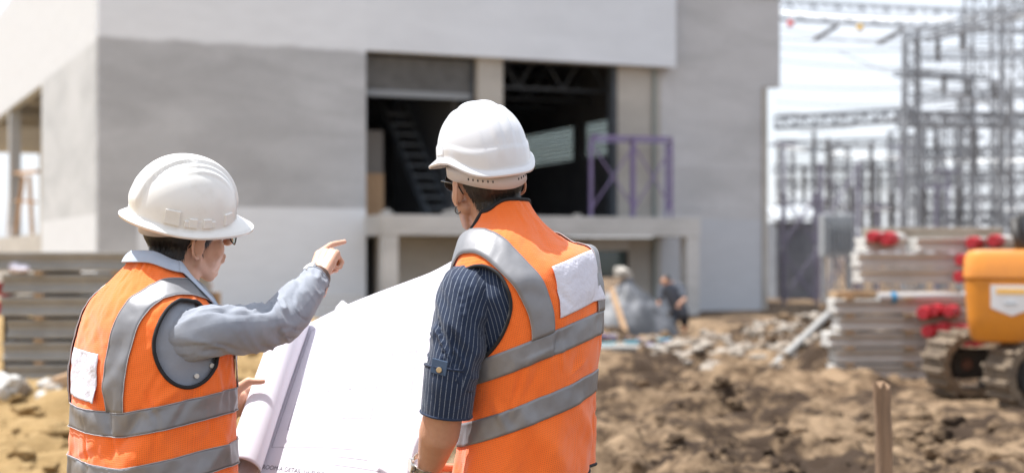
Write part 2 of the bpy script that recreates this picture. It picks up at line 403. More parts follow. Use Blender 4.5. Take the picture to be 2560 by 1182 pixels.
# roller shutter half drawn in the left opening, housed behind the parapet
for i in range(9):
    z = 5.98 - i * .085
    sm = MB(); a, c = tL + .02, tP0 - .02
    sm.hexa([FP(a, -.50, z - .08), FP(c, -.50, z - .08), FP(c, -.54, z - .08), FP(a, -.54, z - .08), FP(a, -.47, z), FP(c, -.47, z), FP(c, -.51, z), FP(a, -.51, z)])
    sm.build('shutter_slat', SHUT, bld)
part('shutter_bottom_rail', mat('shutter_rail', (.24, .26, .28), .5), (tL + .02, tP0 - .02, -.55, -.45, 5.06, 5.21))
part('shutter_guide', STEEL_D, (tL + .0, tL + .06, -.62, -.40, zS1, 6.04))
part('shutter_guide', STEEL_D, (tP0 - .09, tP0 - .003, -.62, -.42, zS1, 6.04))
part('shutter_guide', STEEL_D, (tR0 - .12, tR0 - .003, -.70, -.40, zS1, 6.04))
# roof trusses seen through the right opening
for j in range(6):
    n = -1.6 - j * 2.3; tr = MB(); a, c = tL + .1, tR1 - .3; k = 12
    tr.bar(FP(a, n, 5.55), FP(c, n, 5.55), .07); tr.bar(FP(a, n, 6.5), FP(c, n, 6.5), .07)
    for i in range(k):
        q0, q1 = a + (c - a) * i / k, a + (c - a) * (i + 1) / k
        tr.bar(FP(q0, n, 5.55 if i % 2 else 6.5), FP(q1, n, 6.5 if i % 2 else 5.55), .045)
    tr.build('roof_truss', STEEL_D, bld)
# drain pipe
dp = MB(); dp.cyl(FP(T(1641, -.2), -.30, 0), FP(T(1641, -.2), -.30, 6.0), .05, n=10); dp.build('drain_pipe', mat('pipe_green_grey', (.22, .25, .24), .5), bld, smooth=True, angle=50)
# side wall going away to the left, with its tall opening
ZB = 1.0
SD = Vector((-.4393, .8983, 0)); SI = Vector((.8983, .4393, 0))
SM = Matrix(((SI.x, SD.x, 0, FC.x), (SI.y, SD.y, 0, FC.y), (0, 0, 1, 0), (0, 0, 0, 1)))
def sbox(mb, a0, a1, t0, t1, z0, z1): return mb.box(t0, t1, a0, a1, z0, z1, SM)
def ST(px):          # distance along the side wall at photo column px
    k = (px - 1280) / F; D = SD
    return (k * FC.y - FC.x) / (D.x - D.y * k)
a1 = ST(104); a2 = ST(50); a3 = ST(22); aE = 40
def SZ(px, py): return H + (YH - py) / F * (FC + SD * ST(px)).y
zo = SZ(104, 212)
mb = MB(); sbox(mb, .252, a1, 0.0, .25, 0, ZT); sbox(mb, a1, aE, 0.0, .25, zo, ZT); mb.build('side_wall', PL_SIDE, bld)
mb = MB(); sbox(mb, a1, aE, .02, .23, 0, SZ(60, 588)); mb.build('side_sill_wall', PL_BEIGE, bld)
zsill = SZ(60, 588)
for a in (a3, a3 + 6.6):
    mb = MB(); sbox(mb, a, a + .35, .03, .36, zsill, zo - .002); mb.build('side_column', PL_SIDE, bld, bevel=.012)
mb = MB(); sbox(mb, 1.6, aE, 4.2, 4.4, 0, 7.0); mb.build('inner_wall', PL_BEIGE, bld)
mb = MB(); sbox(mb, .6, aE, .26, 4.2, zo + .35, zo + .5); mb.build('inner_ceiling', PL_BEIGE, bld)
for a in (9.5, 12.5, 16.5, 20.5):
    mb = MB(); sbox(mb, a, a + .3, .252, 4.2, zo - .1, zo + .348); mb.build('ceiling_beam', PL_BEIGE, bld)
mb = MB(); sbox(mb, .6, aE, .252, 4.2, zsill - .25, zsill - .05); mb.build('side_floor', CONC, bld)
mb = MB(); fbox(mb, -.02, tOV, -DEP - .5, -.251, ZT, ZT + .1); mb.build('roof', CONC, bld)
mb = MB(); fbox(mb, tRW - .25, tRW - .05, -2.2, -.61, 0, 7.9); mb.build('return_wall', PL_RIGHT, bld)

# A-shaped timber prop in the side opening
WOOD = mat('raw_timber', (.46, .30, .17), .75, (.36, .21, .11), 12, stretch=(1, 1, .2), bump=.3, bs=40)
def sp(px, py, dt=.12):
    k = ST(px); q = FC + SD * k + SI * dt; return Vector((q.x, q.y, SZ(px, py)))
tp = thing('timber_trestle', 'light orange timber prop frame standing in the left side opening', 'trestle', sp(45, 588))
for a, c in ((((18, 432), (12, 588))), ((48, 440), (28, 588)), ((62, 440), (70, 588))):
    mb = MB(); mb.bar(sp(*a), sp(*c), .11, .08); mb.build('timber_leg', WOOD, tp)
mb = MB(); mb.bar(sp(10, 433, .2), sp(76, 428, .2), .1, .1); mb.build('cross_bar', WOOD, tp)
mb = MB(); mb.bar(sp(14, 500, .2), sp(72, 505, .2), .07, .07); mb.build('cross_bar', WOOD, tp)

# things on the upper floor
ladder = thing('steel_stair', 'dark steel ship ladder inside the left upper opening', 'ladder', FP(tL + 1.3, -2.2, zS1))
st0, st1 = FP(tL + 2.0, -1.5, zS1), FP(tL + 1.3, -3.2, zS1 + 2.9); off = FD * .6
LAD = mat('ladder_grey', (.16, .18, .20), .5)
for o_ in (Vector((0, 0, 0)), off):
    mb = MB(); mb.bar(st0 + o_, st1 + o_, .06, .16); mb.build('stringer', STEEL_D, ladder)
for i in range(1, 11):
    q = st0.lerp(st1, i / 11); mb = MB(); mb.bar(q, q + off, .20, .03); mb.build('tread', LAD, ladder)
mb = MB(); fbox(mb, tL + .08, tL + .85, -1.5, -1.44, zS1 - .015, zS1 + 1.05)
tag(mb.build('plywood_sheet', WOOD), 'orange plywood sheet leaning inside the left upper opening', 'plywood')
mb = MB(); fbox(mb, tL + .08, tL + .95, -1.9, -1.84, zS1 - .015, zS1 + 2.1)
tag(mb.build('cardboard_sheet', mat('board_grey', (.22, .2, .18), .8)), 'tall dull grey board behind the orange plywood sheet', 'board')
SACK = mat('cement_sack', (.45, .42, .38), .8, (.36, .33, .29), 8)
for px, s, lb in ((967, .13, 'small pale cement sack at the left end of the porch slab'), (1128, .17, 'larger pale cement sack on the porch slab beside the right worker\'s cheek'), (1443, .09, 'little pale sack on the porch slab before the dark right opening')):
    mb = MB(); clod_mesh(mb, FP(T(px, .7), .7, zS1 + s * .35), s, px, .6); tag(mb.build('cement_sack', SACK, smooth=True), lb, 'sack', 'sacks on the porch slab')

# ------------------------------------------------------------------ scaffolds
FARV = mat('scaffold_grey_violet', (.22, .20, .28), .55, (.17, .16, .20), 5); PMAT = [PURPLE]
def scaffold_frame(th, p0, p1, z0, z1):         # one ladder-like end frame between two foot points
    fr = MB(); a, c = Vector(p0), Vector(p1); r = .03
    za, zb = Vector((0, 0, z0)), Vector((0, 0, z1))
    fr.cyl(a + za, a + zb, r, n=8); fr.cyl(c + za, c + zb, r, n=8); fr.cyl(a + zb, c + zb, r, n=8)
    i0, i1 = a.lerp(c, .25), a.lerp(c, .75)
    fr.cyl(i0 + za + (zb - za) * .1, i0 + zb, r * .8, n=8); fr.cyl(i1 + za + (zb - za) * .1, i1 + zb, r * .8, n=8)
    for k in (.12, .35, .58, .8): 
        h = za + (zb - za) * k; fr.cyl(a + h, i0 + h, r * .7, n=6); fr.cyl(i1 + h, c + h, r * .7, n=6)
    fr.build('end_frame', PMAT[0], th, smooth=True, angle=50)
def brace(th, a, c, r=.02):
    mb = MB(); mb.cyl(a, c, r, n=6); mb.build('cross_brace', PMAT[0], th, smooth=True, angle=50)
sc1 = thing('scaffold_tower', 'purple steel frame scaffold standing on the porch slab', 'scaffold', FP(T(1595, .6), .6, zS1))
ha, hb = T(1479, 1.25), T(1708, 1.25); zt = FZ(1600, 352, .9); pts = [(ha, 1.25), (ha + .35, .15), (hb - .35, .15), (hb, 1.25)]
fp = lambda t, n: FP(t, n, 0)
scaffold_frame(sc1, fp(ha, 1.25), fp(ha + .45, .2), zS1, zt)
scaffold_frame(sc1, fp((ha + hb) / 2 - .1, 1.25), fp((ha + hb) / 2 + .35, .2), zS1, zt + .05)
scaffold_frame(sc1, fp(hb - .3, 1.25), fp(hb + .1, .2), zS1, zt)
zq = zS1
for x0, x1 in ((ha, (ha + hb) / 2 - .1), ((ha + hb) / 2 - .1, hb - .3)):
    brace(sc1, FP(x0, 1.25, zt - .15), FP(x1, 1.25, zq + .2)); brace(sc1, FP(x0, 1.25, zq + .2), FP(x1, 1.25, zt - .15))
mb = MB(); mb.bar(FP(ha, 1.25, zt + .03), FP(hb - .3, 1.25, zt + .06), .07); mb.build('top_rail', PURPLE, sc1)
mb = MB(); mb.bar(FP(ha + .45, .2, zt + .03), FP(hb + .1, .2, zt + .06), .07); mb.build('top_rail', PURPLE, sc1)
def scaffold_bay(name, label, px0, px1, Y, z0, z1, lifts, depth=1.2, grp='purple scaffolds beyond the building'):
    a, c = P(px0, YH, Y), P(px1, YH, Y); a.z = c.z = 0; th = thing(name, label, 'scaffold', ((a + c) / 2).to_tuple()[:2] + (z0,), group=grp)
    bk = Vector((.15, depth, 0)); h = (z1 - z0) / lifts
    for k in range(lifts):
        for q in (a, c): scaffold_frame(th, q, q + bk, z0 + k * h, z0 + (k + 1) * h)
        for o_ in (Vector((0, 0, 0)), bk):
            A_, C_ = a + o_, c + o_; u, w = Vector((0, 0, z0 + k * h + .1)), Vector((0, 0, z0 + (k + 1) * h - .1))
            brace(th, A_ + u, C_ + w); brace(th, A_ + w, C_ + u)
    return th
PMAT[0] = FARV
scaffold_bay('scaffold_tower', 'grey violet scaffold tower nearest the building corner', 1962, 2045, 40, 0, 3.2, 2)
scaffold_bay('scaffold_tower', 'grey violet scaffold tower rising beside the pale transformer', 2055, 2150, 43, 0, 4.2, 2)
# ------------------------------------------------------------------ electrical substation beyond the building
GALV = mat('hazed_galvanised_steel', (.32, .335, .355), .5, (.23, .24, .26), 3, metal=.1)  # steel grey made paler, the haze over the distant lattice painted into it
PORC = mat('insulator_porcelain', (.10, .095, .10), .3, (.16, .15, .15), 3)
def lattice_tower(label, px, Y, z1, w0=.9, w1=.6, panels=None, grp='lattice towers of the substation'):
    b_ = P(px, YH, Y); b_.z = 0; th = thing('lattice_tower', label, 'tower', b_, group=grp)
    panels = panels or max(4, int(z1 / (1.25 * w0))); corner = [(-1, -1), (1, -1), (1, 1), (-1, 1)]
    at = lambda i, k: b_ + Vector((corner[i][0] * (w0 + (w1 - w0) * k) / 2, corner[i][1] * (w0 + (w1 - w0) * k) / 2, z1 * k))
    for i in range(4):
        mb = MB(); mb.bar(at(i, 0), at(i, 1), .075); mb.build('leg', GALV, th)
    mb = MB()
    for k in range(panels):
        k0, k1 = k / panels, (k + 1) / panels
        for i in range(4):
            j = (i + 1) % 4; mb.bar(at(i, k0) if k % 2 else at(j, k0), at(j, k1) if k % 2 else at(i, k1), .04); mb.bar(at(i, k1), at(j, k1), .036)
    tag(mb.build('bracing', GALV, th), kind='stuff'); return th
def lattice_beam(label, a, c, h=.8, d=.7, panels=14, th_=.08, mt=None):
    a, c = Vector(a), Vector(c); th = thing('lattice_beam', label, 'gantry beam', (a + c) / 2, group='lattice beams of the substation')
    mt = mt or GALV; dv = (c - a).normalized(); bk = Vector((-dv.y, dv.x, 0)).normalized() * d; up = Vector((0, 0, h))
    for o_ in (Vector((0, 0, 0)), up, bk, up + bk):
        mb = MB(); mb.bar(a + o_, c + o_, th_); mb.build('chord', mt, th)
    mb = MB()
    for k in range(panels):
        q0, q1 = a.lerp(c, k / panels), a.lerp(c, (k + 1) / panels); s = k % 2
        for o_ in (Vector((0, 0, 0)), bk):
            mb.bar(q0 + o_ + (up if s else up * 0), q1 + o_ + (up * 0 if s else up), th_ * .6); mb.bar(q0 + o_, q0 + o_ + up, th_ * .5)
        mb.bar(q0 + (bk if s else bk * 0), q1 + (bk * 0 if s else bk), th_ * .6)
    tag(mb.build('bracing', mt, th), kind='stuff'); return th
def insulator(label, a, c, r=.12, n=9, grp='insulator strings of the substation', mt=None):
    a, c = Vector(a), Vector(c); th = thing('insulator_string', label, 'insulator', a, group=grp)
    path, rad = [], []
    for k in range(n):
        for q, rr_ in ((.0, .35), (.25, 1), (.5, .8), (.75, .35)):
            path.append(a.lerp(c, (k + q) / n)); rad.append(r * rr_)
    mb = MB(); mb.tube(path, rad, 10); mb.build('porcelain_discs', mt or PORC, th, smooth=True)
    d = (c - a).normalized() * .12
    for p0, p1 in ((a - d, a), (c, c + d)):
        mb = MB(); mb.cyl(p0, p1, .04, n=6); mb.build('end_fitting', GALV, th)
    return th
def wire(label, a, c, sag=.3, r=.022):
    a, c = Vector(a), Vector(c); mb = MB()
    mb.tube([a.lerp(c, k / 14) - Vector((0, 0, sag * 4 * (k / 14) * (1 - k / 14))) for k in range(15)], r, 5)
    return tag(mb.build('power_line', PORC), label, 'wire', 'power lines of the substation')
for px, Y, z1, w, lb in ((2278, 46, 8.6, .45, 'slender lattice tower at the left side of the substation frame'),
                         (2455, 50, 12, 1.0, 'thick lattice tower crossing the busiest part of the substation'),
                         (2548, 47, 11, .8, 'lattice tower at the right edge of the picture'),
                         (2100, 62, 6.2, .7, 'far lattice tower behind the purple scaffolds'),
                         (2240, 64, 7.0, .6, 'far thin lattice tower left of the slender near one'),
                         (2375, 58, 7.2, .6, 'mid lattice tower between the slender and the thick one'),
                         (1965, 66, 6.4, .7, 'far lattice tower just past the building corner'),
                         (2510, 60, 8.2, .6, 'lattice tower just left of the right edge tower'),
                         (2325, 55, 6.6, .5, 'low lattice tower just right of the slender near one'),
                         (2415, 53, 7.4, .5, 'lattice tower just left of the thick one'),
                         (2170, 57, 5.2, .5, 'short lattice tower above the left end of the right pile stack')):
    lattice_tower(lb, px, Y, z1, w * 1.1, w * .9)
for i, (q0, q1, h, n, lb) in enumerate((
        ((1940, 46, 58), (2640, 84, 54), .75, 22, 'long lattice gantry running across the top right of the sky'),
        ((2276, 104, 46), (2620, 14, 40), .30, 10, 'slanting lattice boom climbing to the top right corner'),
        ((2276, 186, 46), (2470, 200, 49), .15, 6, 'short upper crossbeam on the slender tower'),
        ((1935, 320, 62), (2290, 300, 60), .5, 14, 'far crossbeam level with the scaffold top, left half'),
        ((2276, 312, 46), (2620, 316, 49), .42, 14, 'heavy crossbeam halfway up the right hand towers'),
        ((2230, 462, 60), (2640, 452, 56), .42, 16, 'low broad crossbeam over the stacked piles'),
        ((1940, 470, 66), (2300, 466, 64), .4, 14, 'faint low crossbeam behind the scaffolds'),
        ((2300, 556, 50), (2600, 560, 50), .42, 14, 'lowest lattice beam just above the right pile stack'),
        ((2276, 395, 52), (2620, 385, 52), .3, 12, 'thin crossbeam between the heavy and the low broad one'),
        ((2276, 250, 52), (2620, 232, 50), .25, 12, 'thin crossbeam above the heavy crossbeam'),
        ((1938, 372, 60), (2300, 362, 58), .30, 16, 'fine lattice level just under the far left crossbeam'),
        ((1938, 430, 58), (2300, 424, 58), .28, 16, 'fine lattice level midway down the left bay'),
        ((1938, 530, 56), (2310, 526, 56), .28, 16, 'fine lattice level low in the left bay'),
        ((2276, 150, 54), (2640, 140, 52), .22, 12, 'fine lattice level high on the right towers'),
        ((2276, 510, 54), (2640, 506, 52), .24, 12, 'fine lattice level low on the right towers'))):
    lattice_beam(lb, P(*q0), P(*q1), h, .6, n, (.05, .06, .06, .085, .085, .085, .06, .085, .06, .05, .045, .045, .045, .04, .04)[i])
for a, c, Y, lb in (((2036, 99), (2094, 64), 44, 'dark slanting insulator string in the open sky near the building'),
                    ((2196, 108), (2258, 74), 44, 'dark slanting insulator string nearer the lattice boom')):
    insulator(lb, P(*a, Y), P(*c, Y), .10, 12)
hang = [(2345, 96, 150, 45), (2360, 190, 235, 45), (2420, 200, 240, 47), (2405, 80, 120, 46), (2488, 206, 250, 48), (2525, 216, 262, 48), (2070, 350, 520, 50), (2130, 470, 560, 48), (2230, 480, 580, 47), (2178, 360, 580, 52), (2035, 330, 470, 55), (2310, 470, 560, 49), (2400, 470, 555, 50), (2440, 325, 430, 51), (2500, 330, 440, 52), (2340, 345, 430, 53), (2265, 340, 580, 55), (2200, 420, 585, 58), (2010, 420, 520, 52)]
names = ['first', 'second', 'third', 'fourth', 'fifth', 'sixth', 'seventh', 'eighth', 'ninth', 'tenth', 'eleventh', 'twelfth', 'thirteenth', 'fourteenth', 'fifteenth', 'sixteenth', 'seventeenth', 'eighteenth', 'nineteenth', 'twentieth']
hang.sort()
for i, (px, y0, y1, Y) in enumerate(hang):
    insulator('upright dark insulator in the substation, %s counting from the building' % names[i], P(px, y0, Y), P(px, y1, Y), .12, max(5, int((y1 - y0) / 9)), 'upright insulators of the substation')
k = 0
for (a, c, Y0, Y1) in (((1940, 70), (2640, 130), 60, 40), ((1940, 150), (2640, 160), 60, 44), ((1940, 96), (2640, 60), 55, 44), ((1940, 215), (2640, 190), 60, 46), ((1940, 255), (2640, 240), 62, 50), ((1940, 390), (2640, 378), 62, 50), ((1940, 410), (2640, 420), 62, 50), ((1940, 345), (2640, 360), 62, 50), ((2100, 130), (2640, 300), 58, 44), ((1940, 440), (2640, 500), 60, 48), ((1940, 30), (2640, 36), 58, 50), ((1940, 120), (2640, 95), 58, 46), ((1940, 280), (2640, 275), 60, 48), ((1940, 365), (2640, 400), 60, 52), ((1940, 500), (2640, 520), 58, 50), ((2000, 330), (2640, 200), 58, 46)):
    k += 1; wire('thin dark power line across the substation sky, %s from the top' % names[k - 1], P(*a, Y0), P(*c, Y1), .25)
for px, py, col, lb in ((1976, 60, (.7, .06, .06), 'small red marker ball on the wire near the building'), (2150, 70, (.75, .45, .02), 'small yellow marker ball on the wire')):
    mb = MB(); mb.ell(P(px, py, 50), (.12, .12, .12)); tag(mb.build('marker_ball', mat('ball', col, .4), smooth=True), lb, 'marker ball')
def ordn(i): return names[i] if i < 20 else ('twenty-' + names[i - 20] if i < 29 else 'thirtieth' if i == 29 else 'thirty-' + names[i - 30] if i < 39 else 'fortieth')
# bay of upright posts and busbars, low
rr = random.Random(5)
POSTM = [mat('bus_post_' + s, c, .5) for s, c in (('grey', (.28, .30, .33)), ('violet', (.24, .22, .31)), ('pale', (.45, .47, .50)))]
xs = sorted(rr.uniform(1945, 2480) for _ in range(22))
for i, px in enumerate(xs):
    Y = rr.uniform(47, 60); t_ = P(px, rr.uniform(330, 520), Y); b_ = Vector((t_.x, t_.y, 0))
    th = thing('bus_post', 'thin steel bus post in the low bay, %s counting from the building' % ordn(i), 'post', b_, group='bus posts of the substation')
    mb = MB(); mb.bar(b_, t_, .075); mb.build('post', POSTM[i % 3], th)
    mb = MB(); mb.bar(t_ - Vector((.5, 0, .1)), t_ + Vector((.5, 0, -.1)), .07); mb.build('cross_arm', POSTM[i % 3], th)
# transformer and shed
TR = mat('transformer_grey', (.40, .42, .44), .5, (.32, .34, .36), 2)
c_ = P(2092, 600, 42); th = thing('transformer', 'pale grey transformer tank with cooling fins among the scaffolds', 'transformer', (c_.x, c_.y, 0))
mb = MB(); mb.box(c_.x - .45, c_.x + .45, c_.y - .3, c_.y + .5, 1.35, 2.6); mb.build('tank', TR, th, bevel=.03)
for i in range(7):
    mb = MB(); x = c_.x - .36 + i * .12; mb.box(x, x + .03, c_.y - .42, c_.y - .303, 1.5, 2.4); mb.build('cooling_fin', TR, th)
for s in (-.38, .38):
    mb = MB(); mb.bar((c_.x + s, c_.y, 0), (c_.x + s, c_.y, 1.349), .12); mb.build('leg', TR, th)
ROOFM = mat('white_metal_roof', (.42, .44, .46), .4)
s0, s1 = P(1930, 540, 46), P(2046, 540, 46); th = thing('site_shed', 'low shed with white metal roof at the building corner', 'shed', (s0.x, 46, 0))
mb = MB(); mb.hexa([(s0.x, 45.4, 2.50), (s1.x, 45.4, 2.60), (s1.x, 48, 3.05), (s0.x, 48, 2.95), (s0.x, 45.4, 2.58), (s1.x, 45.4, 2.68), (s1.x, 48, 3.13), (s0.x, 48, 3.03)]); mb.build('roof', ROOFM, th)
mb = MB(); mb.box(s0.x + .1, s1.x - .1, 45.8, 47.8, 0, 2.48); mb.build('wall', mat('shed_wall', (.22, .24, .27), .7, (.15, .16, .19), 2), th)
# distant dark tree line hidden behind the site
TREE = mat('far_leaves', (.06, .09, .05), .8, (.04, .06, .035), 1.2)

# ------------------------------------------------------------------ stacked concrete piles
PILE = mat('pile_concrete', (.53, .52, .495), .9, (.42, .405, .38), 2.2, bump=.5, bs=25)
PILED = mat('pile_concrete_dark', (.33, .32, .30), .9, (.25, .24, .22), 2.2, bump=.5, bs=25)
REDP = mat('red_cap', (.50, .02, .035), .6, (.33, .016, .025), 6)
SPACER = mat('spacer_wood', (.42, .29, .17), .8, (.30, .19, .10), 9)
def pile(label, a, c, h, w, mt, grp):
    a, c = Vector(a), Vector(c); th = thing('concrete_pile', label, 'concrete pile', (a + c) / 2, group=grp)
    d = (c - a).normalized(); n = Vector((-d.y, d.x, 0)); u = Vector((0, 0, 1)); pr = []
    f = .25     # I shaped section
    prof = [(-.5, -.5), (.5, -.5), (.5, -.28), (.36, -.17), (.36, .17), (.5, .28), (.5, .5), (-.5, .5), (-.5, .28), (-.36, .17), (-.36, -.17), (-.5, -.28)]
    ring = [[q + n * x * w + u * (z + .5) * h for x, z in prof] for q in (a, c)]
    mb = MB(); k = len(prof); mb.add(ring[0] + ring[1], [(i, (i + 1) % k, k + (i + 1) % k, k + i) for i in range(k)] + [tuple(range(k - 1, -1, -1)), tuple(range(k, 2 * k))])
    mb.build('beam', mt, th, bevel=.008)
    return th
rr = random.Random(21)
rowname = ['bottom', 'second', 'third', 'fourth', 'fifth', 'sixth', 'seventh', 'topmost']
# left stack: lies across the view behind the left worker
YL = 15.3; z = .02
for i in range(6):
    hh = .205; j = rr.uniform(-.05, .05)
    x0, x1 = P(22 + rr.uniform(-10, 10), 0, YL).x, P(512 + rr.uniform(-14, 10), 0, YL).x
    if i == 5: x0 = P(-60, 0, YL).x; x1 = P(470, 0, YL).x
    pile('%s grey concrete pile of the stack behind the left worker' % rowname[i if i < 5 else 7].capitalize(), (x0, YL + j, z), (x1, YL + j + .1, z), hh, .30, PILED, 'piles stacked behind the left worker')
    z += hh
    if i < 5:
        for s, px in enumerate((108, 300, 440)):
            x = P(px, 0, YL).x; mb = MB(); mb.box(x - .045, x + .045, YL - .17, YL + 1.2, z, z + .035)
            tag(mb.build('timber_spacer', SPACER), '%s timber spacer on the %s pile of the left stack' % (('left', 'middle', 'right')[s], rowname[i]), 'spacer', 'spacers of the left pile stack')
    for q_ in range(1, 4):
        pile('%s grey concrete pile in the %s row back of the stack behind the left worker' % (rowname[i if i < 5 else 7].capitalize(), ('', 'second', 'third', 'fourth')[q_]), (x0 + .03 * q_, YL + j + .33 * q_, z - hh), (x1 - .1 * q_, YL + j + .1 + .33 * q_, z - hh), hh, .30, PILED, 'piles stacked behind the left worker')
    z += .035
# red and white piles heads of the next stack at the far left and right end of the left stack
def pile_head(label, c, r, L=2.2, grp='red tipped pile ends', d=Vector((.12, 1, 0)), red=.30):
    c = Vector(c); d = d.normalized(); th = thing('red_tipped_pile', label, 'concrete pile', c, group=grp)
    mb = MB(); mb.tube([c, c + d * .02, c + d * red], [r * .9, r, r], 8); mb.build('red_cap', REDP, th, smooth=True, angle=40)
    mb = MB(); mb.tube([c + d * red, c + d * L], r * .97, 8); mb.build('shaft', PILE, th, smooth=True, angle=40)
for i, (px, py, Y, r) in enumerate(((8, 722, 15.6, .09), (6, 770, 15.6, .09), (508, 716, 16.2, .075), (503, 772, 16.2, .06))):
    c = P(px, py, Y)
    pile_head(('upper red tipped pile at the left edge of the picture', 'lower red tipped pile at the left edge of the picture', 'red tipped pile seen between chin and pointing arm', 'red tipped pile just above the pointing sleeve')[i], c, r, .7, d=Vector((-.15, 1, 0)))
    mb = MB(); mb.box(c.x - .1, c.x + .1, c.y + .3, c.y + .5, -.1, c.z - r); tag(mb.build('pile_chock', SPACER), 'timber chock under the %s pile end on the left' % ('first', 'second', 'third', 'fourth')[i], 'chock', 'chocks under pile ends')
# white wrapped bundle on top of the left stack, timber block and broken bits before it
mb = MB(); clod_mesh(mb, P(45, 670, 15.2), .12, 91, .5); tag(mb.build('plastic_bundle', mat('white_plastic', (.70, .66, .74), .35), smooth=True), 'small white plastic bundle lying on the left pile stack', 'bundle')
c = P(185, 940, 13.5); gz = float(ground_h(c.x, c.y))
mb = MB(); mb.box(-.13, .13, -.1, .1, 0, .24, Matrix.Translation((c.x, c.y, gz - .03)) @ Matrix.Rotation(.25, 4, 'Z') @ Matrix.Rotation(-.3, 4, 'Y'))
tag(mb.build('timber_block', WOOD, bevel=.01), 'tilted timber block between the pile stack and the left worker', 'timber block')
rr = random.Random(8)
for i in range(10):
    px = 45 + i * 30 + rr.uniform(-8, 8); c = P(px, 985, 13.4); r = rr.uniform(.07, .15); mb = MB()
    clod_mesh(mb, (c.x, c.y + rr.uniform(-.4, .3), float(ground_h(c.x, c.y)) + r * .4), r, 300 + i, .8)
    tag(mb.build('broken_concrete', RUB if i % 2 else PILE), 'pale broken concrete lump under the left pile stack, %s from the left' % names[i], 'concrete lump', 'concrete lumps by the left stack')
# right stack
YR = 15.9; rows = [(.02, 2070, 2420), (.20, 2080, 2420), (.375, 2062, 2400), (.56, 2088, 2440), (.745, 2076, 2430)]
for i, (z, p0, p1) in enumerate(rows):
    pile('%s pale concrete pile of the lower right stack' % rowname[i].capitalize(), (P(p0, 0, YR).x, YR, z), (P(p1, 0, YR).x, YR + .12, z), .155, .34, PILE, 'piles of the right stack')
    for s, px in enumerate((2115, 2262)):
        x = P(px, 0, YR).x; mb = MB(); mb.box(x - .05, x + .05, YR - .2, YR + .32, z + .156, z + .180)
        tag(mb.build('timber_spacer', SPACER), '%s timber spacer on the %s pile of the right stack' % (('left', 'right')[s], rowname[i]), 'spacer', 'spacers of the right pile stack')
rows2 = [(1.075, 2140, 2450), (1.255, 2136, 2470), (1.43, 2150, 2260), (1.43, 2282, 2500)]
for i, (z, p0, p1) in enumerate(rows2):
    pile(('Lower long pale pile of the upper right stack', 'Upper long pale pile of the upper right stack', 'Short pale pile left on top of the right stack', 'Short pale pile right on top of the right stack')[i], (P(p0, 0, YR + .4).x, YR + .4, z), (P(p1, 0, YR + .4).x, YR + .5, z), .16, .34, PILE, 'piles of the right stack')
mb = MB(); x0, x1 = P(2170, 0, 16.6).x, P(2500, 0, 16.6).x; mb.box(x0, x1, 16.5, 16.9, 1.57, 1.71); tag(mb.build('timber_plank', mat('weathered_plank', (.30, .27, .22), .85, (.22, .19, .15), 4), bevel=.01), 'long weathered plank topping the right pile stack', 'plank')
pm = MB(); a, c = P(2195, 745, 15.8), P(2410, 742, 15.9); pm.cyl(a, c, .062, n=16); th = thing('white_pipe', 'thick white plastic pipe with blue band inside the right stack', 'pipe', a)
pm.build('pipe', mat('white_pvc', (.38, .38, .38), .4), th, smooth=True, angle=50)
pm = MB(); q0, q1 = a.lerp(c, .14), a.lerp(c, .20); pm.cyl(q0, q1, .065, n=16); pm.build('blue_band', mat('blue_band', (.03, .22, .42), .4), th, smooth=True, angle=50)
mb = MB(); clod_mesh(mb, P(2150, 750, 16.1), .22, 401, .45); clod_mesh(mb, P(2120, 760, 16.0), .17, 402, .4); tag(mb.build('earth_lump', SOIL, smooth=True), 'lump of brown earth lying on the lower right stack', 'earth lump')
mb = MB(); x0, x1 = P(2090, 0, 15.9).x, P(2400, 0, 15.9).x; mb.box(x0, x1, 15.85, 16.2, .925, .985); tag(mb.build('timber_bearer', SPACER), 'brown timber bearer under the white pipe of the right stack', 'timber bearer')
for i, (px, py, r) in enumerate(((2306, 782, .085), (2332, 776, .075), (2370, 778, .075), (2318, 828, .082), (2350, 822, .082), (2384, 826, .082), (2412, 828, .08), (2358, 858, .075), (2388, 852, .075), (2415, 852, .075), (2436, 854, .07), (2176, 592, .07), (2212, 596, .085), (2428, 607, .08), (2482, 602, .08), (2400, 650, .075), (2396, 692, .075))):
    pile_head('red tipped pile end of the right stack, %s counting row by row' % names[i], P(px, py, 15.6 if i < 11 else 16.0), r * .92, 2.0, 'red tipped pile ends of the right stack', Vector((.62, 1, 0)))

# ------------------------------------------------------------------ excavator
ORANGE = mat('excavator_orange', (.68, .245, .018), .38, (.56, .20, .025), 3, coat=.3)
BLK = mat('rubber_black', (.022, .022, .022), .6, (.05, .045, .04), 5)
MUD = mat('muddy_track', (.22, .165, .11), .9, (.12, .09, .065), 7, bump=.6, bs=40)
ex = bpy.data.objects.new('excavator', None); COL.objects.link(ex); ex.location = (4.26, 13.45, .0); ex.rotation_euler = (0, 0, R(7))
tag(ex, 'orange crawler excavator seen from its rear corner on muddy tracks', 'excavator')
Lt, ht, rt, wt = 2.9, .62, .31, .50
def stadium(s):
    st = Lt - 2 * rt; arc = math.pi * rt; tot = 2 * st + 2 * arc; s %= tot
    if s < st: return (rt + s, ht, 0.0)
    s -= st
    if s < arc: a = s / rt; return (Lt - rt + rt * math.sin(a), rt + rt * math.cos(a), a)
    s -= arc
    if s < st: return (Lt - rt - s, 0, math.pi)
    s -= st; a = s / rt; return (rt - rt * math.sin(a), rt - rt * math.cos(a), math.pi + a)
shoe = MB(); shoe.box(-.062, .062, -wt / 2, wt / 2, -.075, -.008); shoe.box(-.02, .015, -wt / 2 + .01, wt / 2 - .01, -.0085, .035); shm = shoe.mesh('track_shoe'); shm.materials.append(MUD)
tot = 2 * (Lt - 2 * rt) + 2 * math.pi * rt; ns = int(tot / .135)
